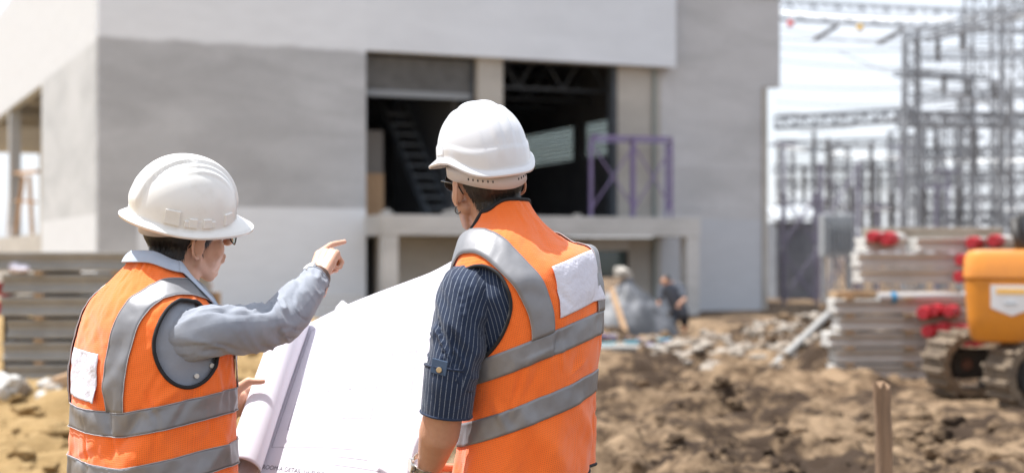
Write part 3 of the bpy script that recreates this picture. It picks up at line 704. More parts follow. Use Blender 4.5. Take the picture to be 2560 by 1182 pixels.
for wy in (-.68, .68):
    tr = MB()
    prof = [stadium(tot * i / 72)[:2] for i in range(72)]
    vs_ = []
    for yy in (wy - wt * .42, wy + wt * .42):
        for x, zz in prof: vs_.append((rt + (x - rt) * .985 if False else x + (Lt / 2 - x) * .02, yy, rt + (zz - rt) * .80))
    ring = [(i, (i + 1) % 72, 72 + (i + 1) % 72, 72 + i) for i in range(72)]
    tr.add(vs_, ring); to = tr.build('track', BLK, ex, local=True, smooth=True, angle=40)
    for i in range(ns):
        x, zz, a = stadium(tot * i / ns); o = bpy.data.objects.new('track_shoe', shm); COL.objects.link(o); o.parent = to
        o.location = (x, wy, zz); o.rotation_euler = (0, a, 0)
    mb = MB(); mb.box(rt - .12, Lt - rt + .12, wy - .10, wy + .10, .17, .46); mb.build('track_frame', BLK, ex, local=True, bevel=.03)
    for x, r_ in ((rt, .15), (Lt - rt, .15)):
        mb = MB(); mb.cyl((x, wy - .08, rt), (x, wy + .08, rt), r_, n=24); so_ = mb.build('sprocket', BLK, ex, local=True, bevel=.02)
        mb = MB(); mb.cyl((x, wy - .12, rt), (x, wy - .08, rt), .06, n=14); mb.build('hub', mat('hub_rust', (.14, .07, .05), .7), so_, local=True, bevel=.01)
    for i in range(5):
        x = rt + .3 + i * (Lt - 2 * rt - .6) / 4; mb = MB(); mb.cyl((x, wy - .15, .11), (x, wy + .15, .11), .075, n=12); mb.build('roller', BLK, ex, local=True)
mb = MB(); mb.box(.6, Lt - .5, -.48, .48, .28, .5); mb.cyl((Lt / 2, 0, .5), (Lt / 2, 0, .62), .48, n=24); mb.build('undercarriage', BLK, ex, local=True, bevel=.02)
def rprof(x0, x1, y0, y1, r, n=6, x_round=True):
    pts = []
    for cx, cy, a0 in ((x0 + r, y0 + r, 180), (x1 - .05, y0 + .05, 270), (x1 - .05, y1 - .05, 0), (x0 + r, y1 - r, 90)):
        rr_ = r if cx < (x0 + x1) / 2 else .05
        for k in range(n + 1): a = R(a0 + 90 * k / n); pts.append((cx + rr_ * math.cos(a), cy + rr_ * math.sin(a)))
    return pts
SWING = Matrix.Translation((1.33, .12, -.03)) @ Matrix.Rotation(R(53), 4, 'Z') @ Matrix.Translation((-1.45, 0, 0))
def swing(o): o.matrix_local = SWING; return o
def cw(name, layers, m_, bev=.02):
    mb = MB(); n = None
    for z_, ins in layers:
        pr = rprof(-.10 + ins, 1.15, -.86 + ins, .86 - ins, .15); n = len(pr); mb.v += [(x, y, z_) for x, y in pr]
    for k in range(len(layers) - 1): mb.f += [(k * n + i, k * n + (i + 1) % n, (k + 1) * n + (i + 1) % n, (k + 1) * n + i) for i in range(n)]
    mb.f += [tuple(range(n - 1, -1, -1)), tuple(range((len(layers) - 1) * n, len(layers) * n))]
    return swing(mb.build(name, m_, ex, local=True, smooth=True, angle=35))
cwt = cw('counterweight', [(.63, .10), (.65, .06), (.70, .035), (.86, .018), (1.19, 0), (1.205, .012)], ORANGE)
cw('engine_hood_lip', [(1.207, .0), (1.22, -.01), (1.40, .0), (1.455, .03), (1.47, .08)], ORANGE)
# white decal plate with orange print on the rear face
for nm, (y0, y1, z0, z1), c_, dx in (('decal', (.24, .60, .88, 1.155), (.80, .80, .80), 0), ('decal_print', (.30, .55, 1.075, 1.12), (.80, .45, .10), -.004), ('decal_print', (.38, .48, .985, 1.0), (.40, .45, .5), -.004)):
    mb = MB(); xx = -.112 + dx; q = [(xx, y1, z0), (xx, y0, z0), (xx, y0, z1), (xx, y1, z1)]
    if nm == 'decal': q = [(xx + .012, y1, z0 + .07), (xx + .016, (y0 + y1) / 2, z0), (xx + .012, y0, z0 + .07), (xx, y0, z1), (xx, y1, z1)]
    k = len(q); mb.add(q + [(a + .02, b_, c__) for a, b_, c__ in q], [tuple(range(k)), tuple(range(2 * k - 1, k - 1, -1))] + [(i, k + i, k + (i + 1) % k, (i + 1) % k) for i in range(k)]); mb.build(nm, mat(nm, c_, .5), cwt, local=True)
mb = MB(); mb.box(1.152, 2.7, -.8, .8, .64, 1.40); swing(mb.build('house', ORANGE, ex, local=True, bevel=.04))
mb = MB(); mb.box(.32, 1.10, -.30, .46, 1.472, 1.80); swing(mb.build('engine_cover', BLK, ex, local=True, bevel=.04))
for i in range(6):
    mb = MB(); mb.box(.295, .319, -.24 + i * .12, -.18 + i * .12, 1.50, 1.78); swing(mb.build('grille_slat', STEEL_D, ex, local=True))
mb = MB(); mb.cyl((.45, .30, 1.80), (.45, .30, 1.98), .07, n=12); mb.cyl((.45, .30, 1.981), (.38, .32, 2.06), .06, n=12); swing(mb.build('exhaust', BLK, ex, local=True, smooth=True, angle=40))
mb = MB(); mb.tube([(.2, .40, 1.47), (.22, .44, 1.62), (.30, .47, 1.72), (.6, .50, 1.66)], .045, 10); swing(mb.build('hose', BLK, ex, local=True, smooth=True))
cab = MB(); cab.box(1.3, 2.6, -.8, .05, 1.402, 1.75); cbo = swing(cab.build('cab', ORANGE, ex, local=True, bevel=.03))
for x in (1.33, 2.55):
    for y in (-.78, .0):
        mb = MB(); mb.bar((x, y, 1.75), (x, y, 2.7), .07); mb.build('cab_post', BLK, cbo, local=True)
mb = MB(); mb.box(1.28, 2.62, -.82, .07, 2.7, 2.8); mb.build('cab_roof', ORANGE, cbo, local=True, bevel=.03)
mb = MB(); mb.box(1.37, 2.52, -.79, -.78, 1.76, 2.69); mb.box(1.33, 1.34, -.74, -.04, 1.76, 2.69); mb.build('pane', GLASS, cbo, local=True)
mb = MB(); mb.bar((2.5, .3, 1.2), (4.3, .3, 3.0), .26, .36); mb.bar((4.25, .3, 3.05), (5.9, .3, 2.2), .24, .32); mb.bar((5.85, .3, 2.35), (6.3, .3, .5), .2, .26); swing(mb.build('boom', ORANGE, ex, local=True, bevel=.03))
bk = MB(); bk.hexa([(5.75, 0, .05), (6.5, 0, -.0), (6.5, .6, .0), (5.75, .6, .05), (6.1, 0, .62), (6.55, 0, .55), (6.55, .6, .55), (6.1, .6, .62)]); swing(bk.build('bucket', BLK, ex, local=True, bevel=.03))

# ------------------------------------------------------------------ small site things
# split wooden stake, near
sp_ = Vector(P(2200, 960, 6.2)); zt_ = sp_.z; path = []; rad = []
ST_M = mat('stake_wood', (.30, .19, .115), .85, (.17, .11, .07), 30, stretch=(1, 1, .08), bump=.8, bs=60)
mb = MB(); n = 14; rows_ = []
for i in range(20):
    k = i / 19; zz = -.15 + (zt_ + .15) * k; ring = []
    for j in range(n):
        a = 2 * math.pi * j / n; r_ = .036 * (1 + .12 * math.sin(3 * a + k * 2) + .06 * random.uniform(-1, 1)) * (1.12 if k > .93 else 1)
        ring.append((sp_.x + .018 * math.sin(k * 3) + r_ * math.cos(a), sp_.y + r_ * .8 * math.sin(a), zz + (random.uniform(-.03, .02) if i == 19 else 0)))
    rows_.append(ring)
mb.grid(np.array(rows_), cu=True); mb.add([rows_[-1][j] for j in range(n)], [tuple(range(n))])
tag(mb.build('wooden_stake', ST_M, smooth=True, angle=60), 'rough upright wooden stake in the mud at lower right', 'stake')
# leaning light pipe
a, c = P(1930, 900, 17.6), P(2092, 764, 20.5); a.z = float(ground_h(a.x, a.y)) + .03; mb = MB(); mb.cyl(a, c + (c - a) * .1, .05, n=12)
tag(mb.build('leaning_pipe', mat('pale_pipe', (.33, .32, .30), .5), smooth=True, angle=50), 'long pale pipe leaning up from the mud towards the scaffolds', 'pipe')
mb = MB(); q = c + (c - a) * .08
mb.bar((q.x - .08, q.y + .06, -.1), (q.x - .08, q.y + .06, q.z + .15), .07); mb.bar((q.x - .3, q.y, q.z - .09), (q.x + .3, q.y + .1, q.z - .09), .06)
tag(mb.build('pipe_rest', SPACER), 'timber rest holding up the far end of the leaning pipe', 'timber rest')
# tarpaulin heap beside the porch, board and purple tubes on the ground
TARP = mat('grey_tarp', (.055, .058, .065), .55, (.15, .155, .17), 2.5, lo=.45, hi=.6)
tc_ = P(1566, 860, 26.6); nx, ny = 60, 40
u, v = np.meshgrid(np.linspace(-1, 1, nx), np.linspace(-1, 1, ny))
rr2 = np.sqrt(u**2 + v**2); hgt = np.clip(1 - rr2, 0, 1)**.6 * 1.2 * (1 - .22 * np.abs(u - .1)) + .07 * fbm(u * 5, v * 5, 3, 4) * np.clip(1.2 - rr2, 0, 1) + .06 * np.sin(np.arctan2(v, u) * 11 + 3 * rr2) * rr2 * np.clip(1.1 - rr2, 0, 1)
A = np.stack([tc_.x + u * 1.0, tc_.y + v * .9, np.maximum(hgt, -.02) - .16], -1)
mb = MB(); mb.grid(A); tag(mb.build('tarpaulin_heap', TARP, smooth=True), 'crumpled grey tarpaulin draped over a heap beside the porch', 'tarpaulin')
mb = MB(); mb.bar((tc_.x - .1, tc_.y - 1.0, .02), (tc_.x - .3, tc_.y - .25, .78), .09, .05); tag(mb.build('leaning_plank', WOOD), 'thin pale plank leaning on the grey tarpaulin', 'plank')
mb = MB(); clod_mesh(mb, (tc_.x - .05, tc_.y, 1.05), .17, 77, .7); tag(mb.build('paper_sack', SACK, smooth=True), 'beige paper sack on top of the grey tarpaulin', 'sack')
rr = random.Random(2)
for i in range(5):
    a = P(1475 + i * 6, 884 - i * 5, 19.5 + i * .5); c = P(1668 + rr.uniform(-20, 10), 858 - i * 3, 21.5 + i * .4)
    a.z = float(ground_h(a.x, a.y)) + .05 + .03 * i; c.z = float(ground_h(c.x, c.y)) + .06
    mb = MB(); mb.cyl(a, c, .03, n=8)
    tag(mb.build('scaffold_tube', PURPLE if i != 1 else mat('teal_tube', (.10, .36, .45), .5), smooth=True, angle=50), ('nearest violet scaffold tube lying in front of the tarpaulin' if i == 0 else 'teal tube lying among the violet scaffold tubes' if i == 1 else 'violet scaffold tube lying before the tarpaulin, %s from the front' % names[i - 1]), 'scaffold tube', 'tubes lying before the tarpaulin')
mb = MB(); a = P(1560, 892, 19.3); mb.box(-.9, .9, -.25, .25, 0, .06, Matrix.Translation((a.x, a.y, float(ground_h(a.x, a.y)) + .10)) @ Matrix.Rotation(.12, 4, 'Z')); tag(mb.build('concrete_plank', PILED, bevel=.01), 'flat grey plank on the ground before the violet tubes', 'plank')
# wire mesh panel left of the porch pillar
fm = MB(); a, c = P(792, 0, 24), P(905, 0, 24.5)
WM = mat('mesh_wire', (.35, .36, .37), .5)
th = thing('wire_mesh_panel', 'grey wire mesh panel standing before the white wall', 'mesh panel', (a.x, 24, 0))
for i in range(9):
    k = i / 8; q = Vector((a.x + (c.x - a.x) * k, 24 + .5 * k, 0)); mb = MB(); mb.cyl(q + Vector((0, 0, -.05)), q + Vector((.0, 0, .72)), .011, n=5); mb.build('mesh_bar', WM, th)
for i in range(6):
    mb = MB(); mb.cyl((a.x, 24, .1 + i * .12), (c.x, 24.5, .1 + i * .12), .011, n=5); mb.build('mesh_bar', WM, th)
# ------------------------------------------------------------------ people: garment surfaces and bodies
def hermite(keys, z):
    K = np.array(keys, float); zs = K[:, 0]; V = K[:, 1:]; Tn = np.gradient(V, zs, axis=0)
    z = np.clip(np.asarray(z, float), zs[0], zs[-1]); i = np.clip(np.searchsorted(zs, z, side='right') - 1, 0, len(zs) - 2)
    h = (zs[i + 1] - zs[i]); t = ((z - zs[i]) / h)[..., None]; h = h[..., None]
    return (2 * t**3 - 3 * t**2 + 1) * V[i] + (t**3 - 2 * t**2 + t) * h * Tn[i] + (-2 * t**3 + 3 * t**2) * V[i + 1] + (t**3 - t**2) * h * Tn[i + 1]
class Torso:
    def __init__(s, keys, yaw, org, shear=None, wr=None, n=2.3):
        s.keys, s.n, s.shear, s.wr = keys, n, shear, wr
        s.org = np.array(org, float); s.r = np.array([math.cos(yaw), math.sin(yaw), 0]); s.f = np.array([-math.sin(yaw), math.cos(yaw), 0])
    def base(s, th, z):
        th, z = np.broadcast_arrays(np.asarray(th, float), np.asarray(z, float))
        q = hermite(s.keys, z); cx, cy, a, bf, bb = [q[..., i] for i in range(5)]; c, sn = np.cos(th), np.sin(th); e = 2 / s.n
        x = cx + a * np.sign(c) * np.abs(c)**e; y = cy + np.where(sn > 0, bf, bb) * np.sign(sn) * np.abs(sn)**e
        W = x[..., None] * s.r + y[..., None] * s.f
        zz = z + (s.shear(W[..., 0], z) if s.shear else 0)
        return s.org + W + zz[..., None] * np.array([0, 0, 1.0])
    def pos(s, th, z, off=0.0, wr=True):
        th, z = np.broadcast_arrays(np.asarray(th, float), np.asarray(z, float)); e1, e2 = 2e-3, 1e-3
        p = s.base(th, z); du = s.base(th + e1, z) - s.base(th - e1, z); dv = s.base(th, z + e2) - s.base(th, z - e2)
        nn = np.cross(du, dv); nn /= np.linalg.norm(nn, axis=-1, keepdims=True) + 1e-12
        d = np.asarray(off, float) + (s.wr(th, z, p) if (wr and s.wr) else 0)
        return p + nn * (d[..., None] if np.ndim(d) else d)
    def th_x(s, x, z, back=True):      # angle whose local x is x, on the back or the front
        q = hermite(s.keys, z); a = q[..., 2]; xx = np.asarray(x) - q[..., 0]
        c = np.sign(xx) * np.clip(np.abs(xx) / a, 0, 1)**(s.n / 2); t = np.arccos(np.clip(c, -1, 1)); return -t if back else t
    def th_y(s, y, z, side):           # angle whose local y is y, on the right (+1) or left (-1) flank
        q = hermite(s.keys, z); d = np.asarray(y) - q[..., 1]; b_ = np.where(d > 0, q[..., 3], q[..., 4])
        sn = np.sign(d) * np.clip(np.abs(d) / b_, 0, .999)**(s.n / 2); t = np.arcsin(sn); return t if side > 0 else math.pi - t
    def ly(s, th, z):
        q = hermite(s.keys, z); sn = np.sin(th); return q[..., 1] + np.where(sn > 0, q[..., 3], q[..., 4]) * np.sign(sn) * np.abs(sn)**(2 / s.n)
    def loc(s, x, y, z): return Vector(s.org + x * s.r + y * s.f + np.array([0, 0, z]))
def zrows(z0, z1, m, T):
    zz = np.linspace(z0, z1, 600); p = hermite(T.keys, zz); d = np.sqrt(np.diff(zz)**2 + np.diff(p[:, 2])**2); L = np.concatenate([[0], np.cumsum(d)])
    return np.interp(np.linspace(0, L[-1], m), L, zz)

def fabric(name, col, col2, weave=900, rough=.85, mesh_holes=False, stripes=None, sheen=.2, uvw=False):
    m = bpy.data.materials.new(name); nt, b, N = NT(m); b.inputs['Roughness'].default_value = rough; b.inputs['Sheen Weight'].default_value = sheen
    b.inputs['Specular IOR Level'].default_value = .2
    uv = N('ShaderNodeUVMap'); g = N('ShaderNodeNewGeometry')
    n = N('ShaderNodeTexNoise', {'Vector': g.outputs['Position'], 'Scale': 9, 'Detail': 6, 'Roughness': .6}); r = N('ShaderNodeMapRange', {'Value': n.outputs[0], 'From Min': .35, 'From Max': .65})
    out = N('ShaderNodeMix', {0: r.outputs[0], 6: c4(col), 7: c4(col2)}, data_type='RGBA').outputs[2]
    s = N('ShaderNodeSeparateXYZ', {0: uv.outputs[0]}); hgt = None
    if mesh_holes:
        # staggered pinholes of the knitted mesh
        mu = N('ShaderNodeMapping', {'Vector': uv.outputs[0], 'Scale': (1 / .0048, 1 / .0048, 1)})
        vo = N('ShaderNodeTexVoronoi', {'Vector': mu.outputs[0], 'Scale': 1.0, 'Randomness': .12}, voronoi_dimensions='2D')
        h = N('ShaderNodeMapRange', {'Value': vo.outputs['Distance'], 'From Min': .18, 'From Max': .34}); hgt = h.outputs[0]
        out = N('ShaderNodeMix', {0: h.outputs[0], 6: c4([q * .72 for q in col]), 7: out}, data_type='RGBA').outputs[2]
    if stripes:
        w = N('ShaderNodeMath', {0: s.outputs[0], 1: 1 / stripes[0]}, operation='MULTIPLY'); w = N('ShaderNodeMath', {0: w.outputs[0]}, operation='FRACT')
        w = N('ShaderNodeMath', {0: w.outputs[0], 1: .5}, operation='SUBTRACT'); w = N('ShaderNodeMath', {0: w.outputs[0]}, operation='ABSOLUTE')
        br = N('ShaderNodeTexNoise', {'Vector': uv.outputs[0], 'Scale': 420, 'Detail': 2})
        k = N('ShaderNodeMapRange', {'Value': w.outputs[0], 'From Min': stripes[1], 'From Max': stripes[1] * .6})
        k = N('ShaderNodeMath', {0: k.outputs[0], 1: N('ShaderNodeMapRange', {'Value': br.outputs[0], 'From Min': .25, 'From Max': .5}).outputs[0]}, operation='MULTIPLY')
        out = N('ShaderNodeMix', {0: k.outputs[0], 6: out, 7: c4(stripes[2])}, data_type='RGBA').outputs[2]
    nt.links.new(out, b.inputs['Base Color'])
    nz = N('ShaderNodeTexNoise', {'Vector': g.outputs['Position'], 'Scale': weave, 'Detail': 2})
    n6 = N('ShaderNodeTexNoise', {'Vector': g.outputs['Position'], 'Scale': 28, 'Detail': 4})
    sm = N('ShaderNodeMath', {0: N('ShaderNodeMath', {0: n6.outputs[0], 1: 2.2}, operation='MULTIPLY').outputs[0], 1: nz.outputs[0] if hgt is None else hgt}, operation='ADD')
    bu = N('ShaderNodeBump', {'Height': sm.outputs[0], 'Strength': .35, 'Distance': .002}); nt.links.new(bu.outputs[0], b.inputs['Normal'])
    return m
VEST = fabric('vest_orange', (1.0, .20, .034), (.985, .18, .026), mesh_holes=True, sheen=.35)
REFL = mat('reflective_tape', (.25, .25, .262), .45, (.215, .215, .228), 9, metal=.3, bump=.06, bs=30)
STITCH = mat('stitch_grey', (.42, .41, .42), .8); BIND = mat('binding_black', (.012, .012, .014), .8)
PATCHM = mat('patch_white', (.70, .69, .76), .8, (.64, .63, .71), 14, bump=.25, bs=120)
CHAMB = fabric('chambray', (.305, .325, .37), (.25, .27, .315), weave=1400)
DENIM = fabric('navy_pinstripe', (.013, .022, .050), (.020, .034, .072), weave=1200, stripes=(.0118, .065, (.24, .275, .33)))
JEANS = fabric('dark_jeans', (.02, .028, .05), (.03, .04, .065), weave=1200)
def skin(name, col, col2):
    m = mat(name, col, .48, col2, 26, bump=.08, bs=260); b = m.node_tree.nodes['Principled BSDF']
    b.inputs['Subsurface Weight'].default_value = .12; b.inputs['Subsurface Radius'].default_value = (.012, .004, .002); b.inputs['Subsurface Scale'].default_value = .5; return m
SKIN_L = skin('skin_light_tan', (.60, .335, .225), (.66, .38, .265)); SKIN_R = skin('skin_tan', (.50, .265, .17), (.56, .31, .205))
HAIRM = mat('black_hair', (.014, .011, .010), .45, (.03, .024, .02), 60, stretch=(1, 1, .2))
HAT_R = mat('helmet_white', (.70, .705, .73), .22, (.62, .62, .63), 8, coat=.5, lo=.56, hi=.85)
HAT_L = mat('helmet_offwhite', (.80, .785, .75), .30, (.66, .63, .57), 9, coat=.35, lo=.54, hi=.80)
BAND = mat('headband_plastic', (.55, .50, .48), .45)
DARKF = mat('glasses_frame', (.02, .018, .016), .25); STEELM = mat('watch_steel', (.62, .60, .57), .25, metal=.9); LEATH = mat('watch_strap', (.10, .055, .035), .6); DIAL = mat('watch_dial', (.68, .66, .62), .25)
LENS = bpy.data.materials.new('lens_glass'); nt, b, N = NT(LENS); b.inputs['Base Color'].default_value = (.75, .85, .78, 1); b.inputs['Transmission Weight'].default_value = 1; b.inputs['Roughness'].default_value = .02; b.inputs['IOR'].default_value = 1.05
EYEW = mat('eye_white', (.8, .78, .75), .2); IRIS = mat('eye_iris', (.03, .018, .012), .15); BTN = mat('shirt_button', (.62, .60, .56), .3); BRASS = mat('brass_button', (.55, .42, .25), .35, metal=.7)
SHOE = mat('boot_leather', (.09, .06, .04), .6, (.14, .10, .07), 8)

def remesh(mb, voxel, it=4, name='body'):
    me = mb.mesh(name); o = bpy.data.objects.new('tmp', me); COL.objects.link(o)
    r = o.modifiers.new('r', 'REMESH'); r.mode = 'VOXEL'; r.voxel_size = voxel; r.use_smooth_shade = True
    if it:
        s = o.modifiers.new('s', 'SMOOTH'); s.factor = .5; s.iterations = it
    dg = bpy.context.evaluated_depsgraph_get(); dg.update()
    out = bpy.data.meshes.new_from_object(o.evaluated_get(dg)); bpy.data.objects.remove(o); out.name = name
    return out
def catmull(pts, n):
    A = np.array([list(p) for p in pts], float); A = np.vstack([2 * A[0] - A[1], A, 2 * A[-1] - A[-2]]); out = []
    m = len(A) - 3
    for t in np.linspace(0, m, n):
        i = min(int(t), m - 1); u = t - i; p0, p1, p2, p3 = A[i:i + 4]
        out.append(.5 * (2 * p1 + (p2 - p0) * u + (2 * p0 - 5 * p1 + 4 * p2 - p3) * u**2 + (3 * p1 - p0 - 3 * p2 + p3) * u**3))
    return np.array(out)
def sleeve_grid(pts, rads, seed, amp=.006, n=72, m=110, focus=(), flat=1.0, x0=None):
    """lofted cloth tube along joints with crease displacement; returns grid, uv, centre line"""
    q = catmull([list(p) + [r_] for p, r_ in zip(pts, rads)], m); C, rad = q[:, :3], q[:, 3]
    L = np.concatenate([[0], np.cumsum(np.linalg.norm(np.diff(C, axis=0), axis=1))]); ang = np.linspace(0, 2 * np.pi, n + 1)
    x = None; G = np.zeros((m, n + 1, 3)); UV = np.zeros((m, n + 1, 2))
    for i in range(m):
        d = C[min(i + 1, m - 1)] - C[max(i - 1, 0)]; d /= np.linalg.norm(d)
        if x is None: x = np.cross(d, np.array(x0 if x0 is not None else (0, 0, 1.0)))
        x = x - d * x.dot(d); x /= np.linalg.norm(x); y = np.cross(d, x)
        a = ang; s = L[i]
        w = 0
        for (s0, wd, k) in focus: w = w + k * math.exp(-((s / L[-1] - s0) / wd)**2)
        ca, sa = np.cos(a), np.sin(a)
        nz = vnoise(s * 34 + 2.6 * ca + seed, 1.3 * ca + .3 * sa, 1.3 * sa + seed)
        ridg = (1 - 2.2 * np.abs(nz)); big = vnoise(s * 11 + seed, ca * .9, sa * .9 + 3)
        crs = np.maximum(0, 1 - 5 * np.abs(vnoise(s * 17 + 3.0 * ca + seed * 2, .9 * ca, .9 * sa + seed))); dsp = amp * (.35 + w) * ridg + amp * .9 * big - amp * (.5 + w) * crs
        G[i] = C[i] + (ca[:, None] * x + sa[:, None] * y * flat) * (rad[i] + dsp)[:, None]
        UV[i, :, 0] = a * rads[1]; UV[i, :, 1] = s
    return G, UV, C, rad

# ---------------------------------------------------------------- heads, hands
def head_frame(c, yaw, pitch, roll):
    return Matrix.Translation(c) @ Matrix.Rotation(R(yaw), 4, 'Z') @ Matrix.Rotation(R(pitch), 4, 'X') @ Matrix.Rotation(R(roll), 4, 'Y')
def head_blobs(mb, M, neck_to, neck_r=.056, ears=True, cheeks=1.0):
    R3 = M.to_3x3(); V = lambda *p: M @ Vector(p)
    mb.ell(V(0, -.012, .03), (.077, .096, .092), R3, 28, 18)
    mb.ell(V(0, .012, .035), (.071, .086, .08), R3, 28, 18)
    mb.ell(V(0, .030, -.040), (.062 * cheeks, .066, .072), R3, 24, 16)
    mb.ell(V(0, .055, -.075), (.040, .042, .036), R3, 20, 12)
    mb.ell(V(0, .078, -.098), (.020, .018, .016), R3)
    for s in (-1, 1):
        mb.ell(V(s * .038, .056, -.028), (.027, .028, .034), R3)
        mb.cap(V(s * .062, .0, -.05), V(s * .028, .06, -.098), .020, .016)
        mb.cap(V(s * .010, .094, .028), V(s * .048, .080, .026), .010, .009)
        if ears:
            Ry = R3 @ Matrix.Rotation(s * R(-22), 3, 'Z')
            mb.ell(V(s * .081, -.006, -.008), (.007, .017, .028), Ry)
            pts = [V(s * (.078 + .012 * max(0, math.sin(R(a - 20))) + .006), -.008 - .019 * math.sin(R(a)) * 1.0, -.006 + .030 * math.cos(R(a))) for a in range(-60, 200, 20)]
            for p0, p1 in zip(pts[:-1], pts[1:]): mb.cap(p0, p1, .0048, .0048, 8)
            mb.ell(V(s * .080, .002, -.036), (.006, .008, .010), R3)
    mb.cap(V(0, .098, .022), V(0, .116, -.016), .008, .012); mb.ell(V(0, .110, -.020), (.016, .012, .010), R3)
    mb.cap(V(-.018, .098, -.052), V(.018, .098, -.052), .007); mb.cap(V(-.015, .096, -.064), V(.015, .096, -.064), .008)
    nk = Vector(neck_to)
    mb.cap(V(0, -.022, -.02), nk, neck_r, neck_r * 1.08, 24)
    mb.cap(V(0, -.01, -.06), nk.lerp(V(0, -.01, -.06), .3), neck_r * .95, neck_r, 24)
def hand_blobs(mb, M, side, curls, thumb=(30, 20, 15), thumb_out=40, scale=1.0, index=None):
    V = lambda x, y, z: M @ (Vector((x, y, z)) * scale)
    kx = [.029, .010, -.010, -.028]; ky = [.086, .090, .086, .077]; ln = [(.043, .025, .021), (.047, .029, .022), (.043, .027, .021), (.034, .020, .019)]; rr_ = [.0095, .0098, .0093, .0083]
    for i in range(4):
        x = side * kx[i]
        mb.cap(V(x * .6, .004, 0), V(x, ky[i], 0), .0165 * scale, .0125 * scale)
        if i == 0 and index is not None:
            pts = [V(x, ky[i], .002)] + index
            for k in range(3): mb.cap(pts[k], pts[k + 1], (.0098, .0088, .0080)[k], (.0088, .0080, .0068)[k])
            continue
        p = Vector((x, ky[i], .002)); ang = 0; sp = curls[i][3] if len(curls[i]) > 3 else 0
        for k in range(3):
            ang += curls[i][k]; d = Vector((side * math.sin(R(sp)), math.cos(R(ang)) * math.cos(R(sp)), -math.sin(R(ang)))); q = p + d * ln[i][k]
            mb.cap(V(*p), V(*q), (rr_[i] - k * .0009) * scale, (rr_[i] - (k + 1) * .0009) * scale); p = q
    p = Vector((side * .022, .018, -.006)); a0 = thumb_out; dn = 10
    mb.cap(V(side * .012, .01, -.004), V(side * .034, .045, -.012), .018 * scale, .014 * scale)
    for k, l in enumerate((.046, .033, .027)):
        a0 -= thumb[k] * .6; dn += thumb[k]
        d = Vector((side * math.sin(R(a0)) * math.cos(R(dn)), math.cos(R(a0)) * math.cos(R(dn)), -math.sin(R(dn)))); q = p + d * l
        mb.cap(V(*p), V(*q), (.0135 - k * .0016) * scale, (.012 - k * .0018) * scale); p = q
def frame_from(o, ydir, zdir):
    y = Vector(ydir).normalized(); z = Vector(zdir); z = (z - y * z.dot(y)).normalized(); x = y.cross(z)
    M = Matrix.Identity(4); 
    for i in range(3): M[i][0], M[i][1], M[i][2], M[i][3] = x[i], y[i], z[i], o[i]
    return M
def hair_cap(person, M, neck_to, prof, mt, seed):
    sk = MB(); head_blobs(sk, M, neck_to, ears=False); bv = BVHTree.FromPolygons([Vector(v) for v in sk.v], sk.f)
    nb, nz = 120, 26; beta = np.linspace(-math.pi, math.pi, nb); G = np.zeros((nz, nb, 3)); rg = random.Random(seed); mbh = MB()
    R3 = M.to_3x3()
    def hit(bt, z, off):
        d = Vector((math.sin(bt), -math.cos(bt), 0)); o = Vector((0, -.008, z)) + d * .3
        h = bv.ray_cast(M @ o, R3 @ (-d))
        p = h[0] if h[0] is not None else M @ (Vector((0, -.008, z)) + d * .08)
        return p + (R3 @ d) * off
    pb = np.array(prof)
    zbot = lambda bt: float(np.interp(abs(math.degrees(bt)), pb[:, 0], pb[:, 1]))
    for j, bt in enumerate(beta):
        zb = zbot(bt) + .006 * vnoise(bt * 14 + seed, 1.0) + .003 * vnoise(bt * 40 + seed, 4.0)
        for i in range(nz):
            k = i / (nz - 1); z = zb + (.085 - zb) * k
            off = .0005 + .0075 * min(1, k * 3.2) + .0016 * float(vnoise(bt * 30, z * 90 + seed))
            G[i, j] = hit(bt, z, off)
    mbh.grid(G)
    for i in range(2600):
        bt = rg.uniform(-2.1, 2.1); zb = zbot(bt); z = zb + (rg.random()**1.6) * .07; k = (z - zb) / max(.02, .085 - zb)
        L_ = rg.uniform(.008, .018); o0 = .001 + .008 * min(1, k * 3.2)
        p0 = hit(bt, z, o0); p1 = hit(bt + rg.uniform(-.05, .05), z - L_, max(.0005, o0 + rg.uniform(-.002, .003))); sd = (R3 @ Vector((math.cos(bt), math.sin(bt), 0))) * .0009
        mbh.add([p0 - sd, p0 + sd, p1], [(0, 1, 2)])
    return mbh.build('hair', mt, person, smooth=True)
